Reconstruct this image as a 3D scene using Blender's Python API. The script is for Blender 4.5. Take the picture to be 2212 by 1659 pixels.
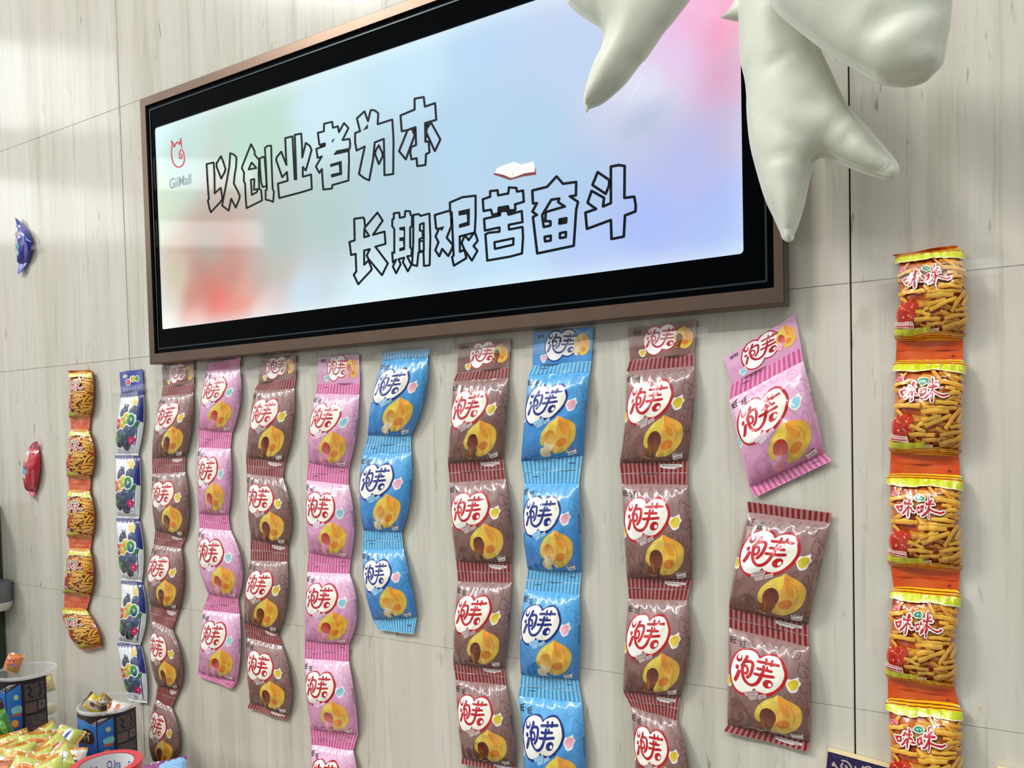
import bpy, bmesh, math, random
import numpy as np
from mathutils import Vector, Matrix, noise
from mathutils.geometry import tessellate_polygon, delaunay_2d_cdt

for _o in list(bpy.data.objects):
    bpy.data.objects.remove(_o)
SC = bpy.context.scene
COL = SC.collection
PI = math.pi

# ---------------------------------------------------------------- camera
FW, FH, FPX = 2212.0, 1659.0, 1650.0
YAW, PITCH, ROLL = 0.520164624, 0.0311260141, -0.0238708778
PX, PY = 1101.66853, 972.843372
DIST, HC = 1.0, 1.5            # camera 1 m off the wall, 1.5 m above the floor
_cy, _sy, _cp, _sp, _cr, _sr = (math.cos(YAW), math.sin(YAW), math.cos(PITCH), math.sin(PITCH),
                                math.cos(ROLL), math.sin(ROLL))
ROT = (np.array([[_cr, -_sr, 0], [_sr, _cr, 0], [0, 0, 1]])
       @ np.array([[1, 0, 0], [0, _cp, -_sp], [0, _sp, _cp]])
       @ np.array([[_cy, 0, _sy], [0, 1, 0], [-_sy, 0, _cy]]))
cam_data = bpy.data.cameras.new('camera')
cam = bpy.data.objects.new('camera', cam_data)
COL.objects.link(cam)
cam_data.sensor_width = 36.0
cam_data.lens = FPX / FW * 36.0
cam_data.shift_x = (FW / 2 - PX) / FW
cam_data.shift_y = (PY - FH / 2) / FW
cam_data.clip_start = 0.02


def cv2w(v):
    return (v[0], v[2], -v[1])


_m = Matrix.Identity(4)
for _i, _v in enumerate((ROT[0], -ROT[1], -ROT[2])):
    _w = cv2w(_v)
    for _k in range(3):
        _m[_k][_i] = _w[_k]
_m[0][3], _m[1][3], _m[2][3] = 0.0, -DIST, HC
cam.matrix_world = _m
SC.camera = cam

# ---------------------------------------------------------------- world, lights, exposure
world = bpy.data.worlds.new('shop_daylight')
SC.world = world
world.use_nodes = True
_wn, _wl = world.node_tree.nodes, world.node_tree.links
_bg = _wn['Background']
_tc = _wn.new('ShaderNodeTexCoord')
_dt = _wn.new('ShaderNodeVectorMath')
_dt.operation = 'DOT_PRODUCT'
_dt.inputs[1].default_value = Vector((-0.58, -0.36, 0.73)).normalized()
_mr = _wn.new('ShaderNodeMapRange')
_mr.interpolation_type = 'SMOOTHSTEP'
_mr.inputs['From Min'].default_value = 0.35
_mr.inputs['From Max'].default_value = 1.0
_mr.inputs['To Min'].default_value = 0.30
_mr.inputs['To Max'].default_value = 1.35
_wl.new(_tc.outputs['Generated'], _dt.inputs[0])
_wl.new(_dt.outputs['Value'], _mr.inputs['Value'])
_wl.new(_mr.outputs['Result'], _bg.inputs['Strength'])
_bg.inputs['Color'].default_value = (0.97, 0.985, 0.97, 1)      # bright shop front to the left, dim shop behind the camera


def area(name, loc, target, sx, sy, power, col):
    d = bpy.data.lights.new(name, 'AREA')
    d.shape = 'RECTANGLE'
    d.size, d.size_y, d.energy, d.color = sx, sy, power, col
    o = bpy.data.objects.new(name, d)
    COL.objects.link(o)
    o.location = loc
    o.rotation_euler = (Vector(target) - Vector(loc)).to_track_quat('-Z', 'Y').to_euler()
    return o


area('high_shop_window_light', (-6.0, -5.2, 7.4), (-0.8, 0, 1.5), 1.8, 1.8, 640, (1.0, 0.98, 0.94))
for _x, _y in ((-1.0, -2.2), (0.5, -2.2), (1.3, -1.4)):
    area('added_overhead_light', (_x, _y, 3.6), (_x, _y, 0.0), 1.2, 0.12, 30, (0.95, 0.98, 1.0))  # narrow lights added overhead for glints on the film and front fill
SC.view_settings.view_transform = 'Standard'
SC.view_settings.look = 'None'
SC.view_settings.gamma = 1.0
SC.view_settings.use_curve_mapping = False
SC.view_settings.exposure = -0.40


# ---------------------------------------------------------------- helpers
def at(u, v, d=0.0):
    """point at distance d in front of the wall (y = -d) seen at image pixel (u, v)"""
    q = ROT.T @ np.array([(u - PX) / FPX, (v - PY) / FPX, 1.0])
    t = (DIST - d) / q[2]
    return np.array([q[0] * t, -d, HC - q[1] * t])


def lin(c):
    return tuple((x / 12.92 if x <= 0.04045 else ((x + 0.055) / 1.055) ** 2.4) for x in (k / 255.0 for k in c))


def tag(o, label=None, cat=None, group=None, kind=None):
    if label:
        o['label'] = label
    if cat:
        o['category'] = cat
    if group:
        o['group'] = group
    if kind:
        o['kind'] = kind
    return o


def empty(name, loc):
    o = bpy.data.objects.new(name, None)
    o.empty_display_size = 0.02
    COL.objects.link(o)
    o.location = loc
    return o


def link(name, me, parent=None, loc=None):
    o = bpy.data.objects.new(name, me)
    COL.objects.link(o)
    if parent:
        o.parent = parent
    if loc is not None:
        o.location = loc
    return o


def mesh_obj(name, verts, faces, mat, parent=None, origin=None, smooth=False, bevel=0):
    verts = np.asarray(verts, float)
    if origin is not None:
        verts = verts - np.asarray(origin)
    me = bpy.data.meshes.new(name)
    me.from_pydata([tuple(v) for v in verts], [], [tuple(int(k) for k in f) for f in faces])
    me.materials.append(mat)
    if smooth:
        me.polygons.foreach_set('use_smooth', [True] * len(me.polygons))
    me.update()
    o = link(name, me, parent, None if parent else origin)
    if bevel:
        b = o.modifiers.new('bevel', 'BEVEL')
        b.width, b.segments, b.limit_method = bevel, 2, 'ANGLE'
    return o


def box_mesh(x0, x1, y0, y1, z0, z1):
    v = [(x, y, z) for x in (x0, x1) for y in (y0, y1) for z in (z0, z1)]
    f = [(0, 1, 3, 2), (4, 6, 7, 5), (0, 4, 5, 1), (2, 3, 7, 6), (0, 2, 6, 4), (1, 5, 7, 3)]
    return v, f


def new_mat(name):
    m = bpy.data.materials.new(name)
    m.use_nodes = True
    nt = m.node_tree
    return m, nt, nt.nodes['Principled BSDF']


def plain(name, col, rough=0.5, metal=0.0, spec=0.5, coat=0.0, emit=0.0, noise_amt=0.06, noise_scale=60.0):
    m, nt, p = new_mat(name)
    c = lin(col)
    n = nt.nodes.new('ShaderNodeTexNoise')
    n.inputs['Scale'].default_value = noise_scale
    g = nt.nodes.new('ShaderNodeNewGeometry')
    nt.links.new(g.outputs['Position'], n.inputs['Vector'])
    mx = nt.nodes.new('ShaderNodeMix')
    mx.data_type = 'RGBA'
    mx.inputs[6].default_value = tuple(k * (1 - noise_amt) for k in c) + (1,)
    mx.inputs[7].default_value = tuple(min(1, k * (1 + noise_amt)) for k in c) + (1,)
    nt.links.new(n.outputs['Fac'], mx.inputs[0])
    nt.links.new(mx.outputs[2], p.inputs['Base Color'])
    p.inputs['Roughness'].default_value = rough
    p.inputs['Metallic'].default_value = metal
    p.inputs['Specular IOR Level'].default_value = spec
    p.inputs['Coat Weight'].default_value = coat
    if emit:
        p.inputs['Emission Color'].default_value = c + (1,)
        p.inputs['Emission Strength'].default_value = emit
    return m


# printed plastic film: ink colours come from the mesh's own ink attribute
def film_material(name, rough, coat, bump):
    m, nt, p = new_mat(name)
    a = nt.nodes.new('ShaderNodeAttribute')
    a.attribute_name = 'ink'
    nt.links.new(a.outputs['Color'], p.inputs['Base Color'])
    p.inputs['Roughness'].default_value = rough
    p.inputs['Specular IOR Level'].default_value = 0.6
    p.inputs['Coat Weight'].default_value = coat
    p.inputs['Coat Roughness'].default_value = 0.07
    g = nt.nodes.new('ShaderNodeNewGeometry')
    n = nt.nodes.new('ShaderNodeTexNoise')
    n.noise_type = 'RIDGED_MULTIFRACTAL'
    n.inputs['Scale'].default_value = 26.0
    n.inputs['Detail'].default_value = 2.0
    n.inputs['Distortion'].default_value = 0.4
    nt.links.new(g.outputs['Position'], n.inputs['Vector'])
    b = nt.nodes.new('ShaderNodeBump')
    b.inputs['Strength'].default_value = bump
    b.inputs['Distance'].default_value = 0.004
    nt.links.new(n.outputs['Fac'], b.inputs['Height'])
    nt.links.new(b.outputs['Normal'], p.inputs['Normal'])
    nt.links.new(b.outputs['Normal'], p.inputs['Coat Normal'])
    return m


FILM = film_material('printed_plastic_film', 0.22, 0.8, 0.55)
PRINT = film_material('printed_card', 0.45, 0.0, 0.0)


# ---------------------------------------------------------------- artwork printed on film
class Art:
    """flat artwork in a unit-wide, aspect-high field, cut along the grid of the surface it is printed on"""

    def __init__(self, aspect, base, nu=26, nv=34):
        self.A, self.base, self.nu, self.nv = aspect, base, nu, nv
        self.pieces = []          # (points, layer, colour fn)
        self.layer = 1
        self.tf = None            # optional map from drawing coordinates to (u, y)
        self.done = None

    def map(self, pts):
        return [self.tf(p) for p in pts] if self.tf else [tuple(p) for p in pts]

    def up(self, n=1):
        self.layer += n

    def colour(self, col, col2=None, p0=None, p1=None):
        c0 = np.array(lin(col))
        if col2 is None:
            return lambda x, y: c0
        c1 = np.array(lin(col2))
        (ax, ay), (bx, by) = self.map([p0, p1])
        dx, dy = bx - ax, by - ay
        L = dx * dx + dy * dy

        def fn(x, y):
            t = min(1, max(0, ((x - ax) * dx + (y - ay) * dy) / L))
            return c0 + (c1 - c0) * t
        return fn

    def poly(self, pts, col, col2=None, p0=None, p1=None, smooth=0):
        if smooth:
            pts = catmull(pts, smooth)
        q = self.map(pts)
        fn = self.colour(col, col2, p0, p1)
        tris = tessellate_polygon([[Vector((x, y, 0)) for x, y in q]])
        for t in tris:
            self.pieces.append(([q[k] for k in t], self.layer, fn))

    def ell(self, cx, cy, rx, ry, col, col2=None, p0=None, p1=None, n=20, rot=0.0):
        c, s = math.cos(rot), math.sin(rot)
        pts = [(cx + rx * math.cos(a) * c - ry * math.sin(a) * s, cy + rx * math.cos(a) * s + ry * math.sin(a) * c)
               for a in (2 * PI * k / n for k in range(n))]
        q = self.map(pts)
        self.pieces.append((q, self.layer, self.colour(col, col2, p0, p1)))

    def stroke(self, pts, w, col, closed=False, smooth=0, taper=None, cap=7):
        """ribbon of width w (in mapped units) with round joints"""
        if smooth:
            pts = catmull(pts, smooth, closed)
        q = self.map(pts)
        fn = self.colour(col)
        n = len(q)
        ws = [w] * n if taper is None else [w * (taper[0] + (taper[1] - taper[0]) * k / max(1, n - 1)) for k in range(n)]
        segs = [(k, (k + 1) % n) for k in range(n if closed else n - 1)]
        for a, b in segs:
            (x0, y0), (x1, y1) = q[a], q[b]
            L = math.hypot(x1 - x0, y1 - y0)
            if L < 1e-9:
                continue
            nx, ny = -(y1 - y0) / L / 2, (x1 - x0) / L / 2
            self.pieces.append(([(x0 + nx * ws[a], y0 + ny * ws[a]), (x1 + nx * ws[b], y1 + ny * ws[b]),
                                 (x1 - nx * ws[b], y1 - ny * ws[b]), (x0 - nx * ws[a], y0 - ny * ws[a])], self.layer, fn))
        for k in range(n):
            r = ws[k] / 2
            self.pieces.append(([(q[k][0] + r * math.cos(2 * PI * i / cap), q[k][1] + r * math.sin(2 * PI * i / cap))
                                 for i in range(cap)], self.layer, fn))

    def text(self, body, quad, col):
        """lettering fitted to a quad (top-left, top-right, bottom-left, bottom-right) in drawing coordinates"""
        vs, fs = glyphs(body)
        tl, tr, bl, br = [np.array(p, float) for p in quad]
        fn = self.colour(col)
        pts = []
        for x, y in vs:
            p = (tl * (1 - x) + tr * x) * y + (bl * (1 - x) + br * x) * (1 - y)
            pts.append(tuple(p))
        q = self.map(pts)
        for f in fs:
            poly = [q[k] for k in f]
            if len(poly) == 3:
                self.pieces.append((poly, self.layer, fn))
            else:
                for t in tessellate_polygon([[Vector((x, y, 0)) for x, y in poly]]):
                    self.pieces.append(([poly[k] for k in t], self.layer, fn))

    def compile(self):
        if self.done:
            return self.done
        nu, nv = self.nu, self.nv
        idx, wts, lay, cols, polys = [], [], [], [], []
        for num, (pts, layer, fn) in enumerate(self.pieces):
            layer = layer + (num % 19) * 0.05      # overlapping pieces of one ink never share a plane
            g = [(x * nu, y / self.A * nv) for x, y in pts]
            i0 = max(0, int(math.floor(min(p[0] for p in g))))
            i1 = min(nu - 1, int(math.floor(max(p[0] for p in g) - 1e-9)))
            j0 = max(0, int(math.floor(min(p[1] for p in g))))
            j1 = min(nv - 1, int(math.floor(max(p[1] for p in g) - 1e-9)))
            for i in range(i0, i1 + 1):
                ci = clip(clip(g, 1, 0, -i), -1, 0, i + 1)
                if len(ci) < 3:
                    continue
                for j in range(j0, j1 + 1):
                    cj = clip(clip(ci, 0, 1, -j), 0, -1, j + 1)
                    if len(cj) < 3:
                        continue
                    for half in (0, 1):
                        s = 1 if half == 0 else -1
                        h = clip(cj, s, -s, s * (j - i))
                        if len(h) < 3:
                            continue
                        ar = 0.0
                        for k in range(len(h)):
                            xa, ya = h[k]
                            xb, yb = h[(k + 1) % len(h)]
                            ar += xa * yb - xb * ya
                        if abs(ar) < 2e-5:
                            continue
                        if ar < 0:
                            h = h[::-1]
                        a, b, c, d = j * (nu + 1) + i, j * (nu + 1) + i + 1, (j + 1) * (nu + 1) + i + 1, (j + 1) * (nu + 1) + i
                        face = []
                        for x, y in h:
                            fx, fy = x - i, y - j
                            if half == 0:      # a, b, c
                                idx.append((a, b, c))
                                wts.append((1 - fx, fx - fy, fy))
                            else:              # a, c, d
                                idx.append((a, c, d))
                                wts.append((1 - fy, fx, fy - fx))
                            lay.append(layer)
                            cols.append(fn(x / nu, y / nv * self.A))
                            face.append(len(idx) - 1)
                        polys.append(face)
        self.done = (np.array(idx, int).reshape(-1, 3), np.array(wts, float).reshape(-1, 3),
                     np.array(lay, float), np.array(cols, float).reshape(-1, 3), polys)
        return self.done


def clip(poly, a, b, c):
    """keep the part of a convex polygon where a*x + b*y + c >= 0"""
    out = []
    n = len(poly)
    if n == 0:
        return out
    px, py = poly[-1]
    pd = a * px + b * py + c
    for x, y in poly:
        d = a * x + b * y + c
        if d >= 0:
            if pd < 0:
                t = pd / (pd - d)
                out.append((px + (x - px) * t, py + (y - py) * t))
            out.append((x, y))
        elif pd >= 0:
            t = pd / (pd - d)
            out.append((px + (x - px) * t, py + (y - py) * t))
        px, py, pd = x, y, d
    return out


def catmull(pts, n, closed=True):
    out = []
    m = len(pts)
    rng = range(m) if closed else range(m - 1)
    for k in rng:
        g = (lambda i: pts[i % m]) if closed else (lambda i: pts[min(max(i, 0), m - 1)])
        p0, p1, p2, p3 = g(k - 1), g(k), g(k + 1), g(k + 2)
        for s in range(n):
            t = s / n
            out.append(tuple(0.5 * (2 * p1[e] + (p2[e] - p0[e]) * t + (2 * p0[e] - 5 * p1[e] + 4 * p2[e] - p3[e]) * t * t
                                    + (3 * p1[e] - p0[e] - 3 * p2[e] + p3[e]) * t ** 3) for e in (0, 1)))
    if not closed:
        out.append(tuple(pts[-1]))
    return out


_glyph_cache = {}


def glyphs(body, offset=0.012):
    key = (body, offset)
    if key not in _glyph_cache:
        c = bpy.data.curves.new('lettering', 'FONT')
        c.body = body
        c.offset = offset
        c.resolution_u = 3
        o = bpy.data.objects.new('lettering', c)
        COL.objects.link(o)
        bpy.context.view_layer.update()
        me = o.evaluated_get(bpy.context.evaluated_depsgraph_get()).to_mesh()
        v = np.array([(p.co.x, p.co.y) for p in me.vertices])
        f = [list(p.vertices) for p in me.polygons]
        v = (v - v.min(0)) / (v.max(0) - v.min(0))
        bpy.data.objects.remove(o)
        bpy.data.curves.remove(c)
        _glyph_cache[key] = ([tuple(p) for p in v], f)
    return _glyph_cache[key]


EPS = 3.5e-5


def grid_normals(P):
    du = np.gradient(P, axis=1)
    dv = np.gradient(P, axis=0)
    n = np.cross(dv, du)
    return n / (np.linalg.norm(n, axis=2, keepdims=True) + 1e-12)


def printed_surface(name, art, P, mat, parent, origin, back=None, shade=None):
    """front grid P ((nv+1) x (nu+1) x 3) with the artwork's inks laid on it, optional back grid"""
    nu, nv = art.nu, art.nv
    N = grid_normals(P)
    V = P.reshape(-1, 3)
    NN = N.reshape(-1, 3)
    nb = len(V)
    base = np.zeros((nb, 3))
    for j in range(nv + 1):
        for i in range(nu + 1):
            base[j * (nu + 1) + i] = art.base(i / nu, j / nv)
    faces = []
    for j in range(nv):
        for i in range(nu):
            a, b = j * (nu + 1) + i, j * (nu + 1) + i + 1
            d, c = a + nu + 1, b + nu + 1
            faces += [(a, c, b), (a, d, c)]
    verts, norms, cols = [V], [NN], [base]
    off = nb
    idx, wts, lay, ink, polys = art.compile()
    if len(idx):
        q = (V[idx] * wts[..., None]).sum(1)
        qn = (NN[idx] * wts[..., None]).sum(1)
        qn /= np.linalg.norm(qn, axis=1, keepdims=True) + 1e-12
        q = q + qn * (lay * EPS)[:, None]
        verts.append(q)
        norms.append(qn)
        cols.append(ink)
        faces += [tuple(off + k for k in f[::-1]) for f in polys]
        off += len(q)
    if back is not None:
        B = back.reshape(-1, 3)
        verts.append(B)
        norms.append(-grid_normals(back).reshape(-1, 3))
        cols.append(base)
        for j in range(nv):
            for i in range(nu):
                a, b = off + j * (nu + 1) + i, off + j * (nu + 1) + i + 1
                faces.append((a, b, b + nu + 1, a + nu + 1))
        ring = [(0, i) for i in range(nu + 1)] + [(j, nu) for j in range(1, nv + 1)] + \
               [(nv, i) for i in range(nu - 1, -1, -1)] + [(j, 0) for j in range(nv - 1, 0, -1)]
        R = [j * (nu + 1) + i for j, i in ring]
        for k in range(len(R)):
            a, b = R[k], R[(k + 1) % len(R)]
            faces.append((a, b, off + b, off + a))
    V = np.concatenate(verts) - np.asarray(origin)
    C = np.concatenate(cols)
    me = bpy.data.meshes.new(name)
    me.from_pydata(V.tolist(), [], faces)
    me.materials.append(mat)
    at_ = me.attributes.new('ink', 'FLOAT_COLOR', 'POINT')
    at_.data.foreach_set('color', np.concatenate([C, np.ones((len(C), 1))], 1).astype(np.float32).ravel())
    me.polygons.foreach_set('use_smooth', [True] * len(me.polygons))
    me.normals_split_custom_set_from_vertices(np.concatenate(norms).tolist())
    me.update()
    return link(name, me, parent)
# ---------------------------------------------------------------- the printed designs
FLAV = {
    'chocolate': dict(top=(158, 126, 122), bot=(118, 80, 70), ink=(188, 12, 24), seal=(164, 112, 108), stripe=(124, 12, 18),
                      doodle=(92, 58, 58), pot=(226, 196, 20), fill=(150, 82, 20), fill2=(84, 26, 10), hole=(92, 28, 12), hole2=(140, 60, 16),
                      taste='巧克力味', tcol=(150, 30, 30)),
    'strawberry': dict(top=(232, 190, 216), bot=(214, 142, 186), ink=(186, 14, 28), seal=(232, 150, 190), stripe=(204, 88, 146),
                       doodle=(216, 120, 172), pot=(132, 206, 232), fill=(246, 170, 196), fill2=(232, 120, 160), hole=(176, 30, 20), hole2=(236, 120, 110),
                       taste='草莓味', tcol=(200, 30, 50)),
    'milk': dict(top=(96, 176, 230), bot=(44, 126, 200), ink=(14, 38, 124), seal=(132, 204, 236), stripe=(70, 150, 204),
                 doodle=(54, 132, 196), pot=(244, 168, 196), fill=(250, 232, 190), fill2=(240, 206, 140), hole=(214, 138, 30), hole2=(246, 206, 120),
                 taste='牛奶味', tcol=(20, 40, 130)),
}


def mixc(a, b, t):
    return tuple(x + (y - x) * t for x, y in zip(a, b))


def word_puff(a, w, ink, white):
    """the two brush-like characters of the product's kind, as strokes"""
    S = lambda pts, k=1.0, sm=4: a.stroke(pts, w * k, ink, smooth=sm)
    a.ell(300, 280, 46, 52, ink)
    a.ell(270, 400, 27, 32, ink)
    S([(300, 455), (280, 510), (250, 570)], 1.15)
    S([(415, 262), (385, 318), (340, 385)], 1.0)
    S([(378, 330), (440, 322), (495, 345), (497, 410), (470, 490), (425, 535)], 1.0)
    S([(348, 402), (352, 480), (378, 560), (430, 618), (500, 636), (565, 606), (610, 540), (640, 475)], 1.05)
    S([(352, 398), (402, 385), (428, 440), (405, 486), (370, 470)], 0.8)
    S([(572, 325), (700, 350), (858, 378)], 0.95, 2)
    S([(690, 300), (680, 362)], 0.8, 1)
    S([(772, 322), (758, 378)], 0.8, 1)
    S([(572, 412), (660, 432), (762, 452)], 0.95, 2)
    S([(532, 482), (660, 505), (790, 524)], 1.0, 2)
    S([(655, 388), (650, 450), (636, 500)], 0.9, 2)
    S([(705, 400), (700, 440)], 0.7, 1)
    a.ell(715, 620, 72, 62, ink)
    a.up()
    a.ell(305, 262, 24, 30, white)
    a.ell(742, 632, 26, 26, white)


PLATE_OUT = [(410, 162), (290, 172), (215, 235), (170, 320), (152, 430), (166, 550), (208, 662), (282, 742), (380, 792), (470, 760), (545, 735),
             (620, 770), (720, 790), (840, 735), (925, 660), (966, 580), (978, 490), (962, 420), (932, 350), (890, 290), (838, 248), (758, 228), (680, 235),
             (606, 258), (565, 208), (500, 168)]
PLATE_IN = [(400, 178), (300, 198), (232, 270), (190, 370), (178, 470), (200, 590), (255, 680), (325, 735), (400, 750), (470, 730), (522, 690),
            (565, 712), (625, 735), (705, 745), (795, 712), (875, 645), (925, 560), (936, 480), (912, 400), (872, 315), (805, 268), (722, 254), (642, 266),
            (592, 292), (558, 240), (490, 190)]
PUFF = [(855, 772), (800, 802), (700, 832), (620, 888), (560, 958), (530, 1050), (545, 1135), (595, 1185), (680, 1235), (742, 1285), (765, 1345),
        (850, 1372), (950, 1376), (1050, 1332), (1128, 1252), (1156, 1150), (1150, 1040), (1110, 958), (1030, 888), (935, 828)]
PUFF_R = [(855, 772), (870, 850), (850, 950), (830, 1020), (835, 1100), (820, 1200), (780, 1270), (745, 1295), (765, 1345),
          (850, 1372), (950, 1376), (1050, 1332), (1128, 1252), (1156, 1150), (1150, 1040), (1110, 958), (1030, 888), (935, 828)]


def puff(a, F):
    a.poly(PUFF, (240, 210, 84), (222, 190, 52), (700, 800), (640, 1250), smooth=3)
    a.up()
    a.poly(PUFF_R, (244, 164, 50), (234, 194, 74), (840, 850), (1110, 1210), smooth=3)
    a.up()
    a.ell(915, 1215, 95, 70, (228, 130, 28), n=16)
    a.ell(960, 1010, 60, 110, (232, 152, 40), rot=-0.5, n=16)
    a.poly([(850, 780), (910, 850), (900, 980), (862, 900)], (244, 150, 60), smooth=2)
    a.up()
    a.stroke([(1010, 950), (1060, 1080), (1050, 1200)], 0.010, (212, 150, 36), smooth=3)
    a.stroke([(930, 930), (1000, 1000), (1030, 1110)], 0.008, (252, 206, 120), smooth=3)
    a.ell(690, 900, 46, 20, (240, 222, 110), rot=-0.5, n=12)
    a.ell(712, 1094, 126, 156, (236, 206, 96), rot=-0.25)
    a.up()
    a.ell(710, 1098, 112, 144, F['hole'], F['hole2'], (730, 980), (670, 1210), rot=-0.25)
    a.up()
    a.poly([(612, 1110), (660, 1160), (740, 1200), (790, 1215), (742, 1292), (700, 1300), (705, 1345), (690, 1372), (620, 1362), (550, 1328),
            (522, 1265), (545, 1205), (600, 1185)], F['fill'], F['fill2'], (560, 1180), (690, 1390), smooth=3)
    a.up()
    a.stroke([(560, 1290), (610, 1335), (670, 1340)], 0.012, mixc(F['fill'], (255, 240, 200), 0.55), smooth=3)
    a.stroke([(640, 1180), (650, 1240), (640, 1290)], 0.010, mixc(F['fill'], (255, 240, 200), 0.35), smooth=3)


def doodles(a, col):
    w = 0.0065
    a.stroke([(1135, 395), (1110, 440), (1125, 530), (1200, 575), (1275, 550), (1250, 480), (1190, 410)], w, col, closed=True, smooth=3)
    a.stroke([(1130, 395), (1140, 350), (1175, 370), (1190, 408)], w, col, smooth=3)
    a.stroke([(1190, 470), (1225, 560)], w, col)
    a.stroke([(405, 60), (430, 120), (470, 70), (500, 140), (560, 90), (600, 150), (650, 100), (700, 160)], w, col, smooth=4)
    a.stroke([(760, 110), (790, 165), (850, 170), (880, 120)], w, col, smooth=3)
    a.stroke([(1010, 230), (1080, 180), (1150, 240), (1120, 310), (1040, 300)], w, col, closed=True, smooth=3)
    a.stroke([(1060, 250), (1090, 235), (1100, 265)], w, col, smooth=3)
    a.stroke([(1140, 690), (1190, 650), (1250, 670), (1260, 740), (1200, 785), (1150, 760)], w, col, closed=True, smooth=3)
    a.stroke([(1075, 900), (1130, 830), (1160, 920), (1150, 1010), (1110, 950)], w, col, closed=True, smooth=3)
    a.stroke([(1095, 890), (1140, 960)], w, col)
    a.stroke([(940, 800), (980, 765), (1015, 800), (985, 840)], w, col, closed=True, smooth=3)
    a.stroke([(1200, 1010), (1235, 1060), (1215, 1130), (1190, 1090)], w, col, closed=True, smooth=3)
    a.stroke([(120, 1220), (170, 1180), (220, 1230), (180, 1280)], w, col, closed=True, smooth=3)
    a.stroke([(390, 1010), (450, 960), (500, 1020), (450, 1090)], w, col, closed=True, smooth=3)
    a.stroke([(150, 900), (200, 850), (260, 880), (240, 950), (180, 960)], w, col, closed=True, smooth=3)
    a.stroke([(300, 1100), (330, 1040), (370, 1100), (350, 1180), (310, 1160)], w, col, closed=True, smooth=3)
    a.stroke([(400, 1290), (440, 1240), (500, 1290)], w, col, smooth=3)
    a.stroke([(130, 150), (150, 240), (120, 320)], w, col, smooth=3)


def pot(a, cx, cy, s, col):
    out = [(cx - 95 * s, cy - 20 * s), (cx - 60 * s, cy - 85 * s), (cx - 15 * s, cy - 75 * s), (cx + 40 * s, cy - 85 * s), (cx + 80 * s, cy - 95 * s), (cx + 85 * s, cy - 45 * s),
           (cx + 112 * s, cy + 5 * s), (cx + 80 * s, cy + 45 * s), (cx + 60 * s, cy + 105 * s), (cx - 5 * s, cy + 118 * s), (cx - 45 * s, cy + 90 * s), (cx - 75 * s, cy + 35 * s)]
    a.poly(out, (246, 240, 232), smooth=3)
    a.up()
    a.poly([(cx - 70 * s, cy - 15 * s), (cx - 20 * s, cy - 62 * s), (cx + 55 * s, cy - 55 * s), (cx + 82 * s, cy), (cx + 45 * s, cy + 72 * s), (cx - 15 * s, cy + 85 * s), (cx - 55 * s, cy + 30 * s)],
           mixc(col, (150, 140, 60), 0.15), mixc(col, (255, 255, 255), 0.2), (cx, cy - 60 * s), (cx, cy + 80 * s), smooth=3)


def puff_bag(flavour):
    F = FLAV[flavour]

    def base(u, v):
        return np.array(lin(mixc(F['top'], F['bot'], min(1, max(0, v * 1.15 - 0.1)))))
    a = Art(1.4, base)

    def tf(p):
        u = (p[0] - 101) / 1160.0
        return (u, (p[1] + 96 - 267 * u) / 1377.0 * 1.4)
    a.tf = tf
    doodles(a, F['doodle'])
    a.poly([(90, 1290), (500, 1330), (760, 1400), (1040, 1440), (1240, 1420), (1250, 1560), (80, 1300)], mixc(F['bot'], (70, 30, 20) if flavour == 'chocolate' else F['stripe'], 0.35))
    a.up()
    pot(a, 130, 590, 0.8, F['pot'])
    pot(a, 1040, 640, 0.95, F['pot'])
    a.up()
    a.poly(PLATE_OUT, F['ink'], smooth=3)
    a.up()
    a.poly(PLATE_IN, (250, 250, 250), (240, 236, 214), (400, 300), (860, 700), smooth=3)
    a.up()
    word_puff(a, 0.041, F['ink'], (250, 250, 250))
    a.up()
    pale = mixc(F['top'], (255, 255, 255), 0.35)
    a.poly([(372, 738), (575, 704), (582, 772), (400, 796)], pale)
    a.poly([(432, 798), (570, 776), (572, 836), (470, 858)], pale)
    a.poly([(582, 778), (685, 752), (695, 806), (590, 832)], mixc(pale, (255, 255, 255), 0.4))
    a.poly([(505, 705), (524, 672), (545, 698)], F['ink'])
    a.up()
    for k in range(5):
        a.stroke([(430 + k * 28, 762 - k * 5), (444 + k * 28, 742 - k * 5)], 0.006, F['doodle'])
        a.stroke([(600 + k * 17, 815 - k * 4), (606 + k * 17, 785 - k * 4)], 0.006, F['doodle'])
    a.ell(600, 764, 14, 9, F['ink'])
    a.ell(640, 756, 14, 9, F['ink'])
    puff(a, F)
    a.up()
    # maker's mark, taste, weight panel, side text
    a.text('旺', [(136, 10), (246, 4), (150, 96), (238, 96)], (24, 20, 22))
    a.text('旺', [(292, 70), (392, 66), (300, 150), (384, 150)], (24, 20, 22))
    a.ell(268, 66, 9, 7, (60, 50, 50))
    a.poly([(1005, 1372), (1165, 1384), (1175, 1470), (1030, 1468)], (236, 228, 226))
    a.text(F['taste'], [(560, 1392), (800, 1440), (560, 1452), (800, 1500)], F['tcol'])
    a.up()
    for k in range(4):
        a.stroke([(1030 + k * 34, 1392), (1048 + k * 34, 1394)], 0.022, F['ink'] if flavour != 'chocolate' else (120, 90, 90), cap=4)
        a.stroke([(1052 + k * 26, 1442), (1066 + k * 26, 1444)], 0.012, (90, 80, 84), cap=4)
    rnd = random.Random(4)
    for k in range(13):
        a.stroke([(1240 + rnd.random() * 8, 640 + k * 24), (1262, 634 + k * 24 + rnd.random() * 8)], 0.006, (50, 40, 44), cap=4)
    for k in range(8):
        a.stroke([(830 + k * 22, 1450 + k * 5), (842 + k * 22, 1452 + k * 5)], 0.013, (70, 50, 60), cap=4)
    return a


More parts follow.
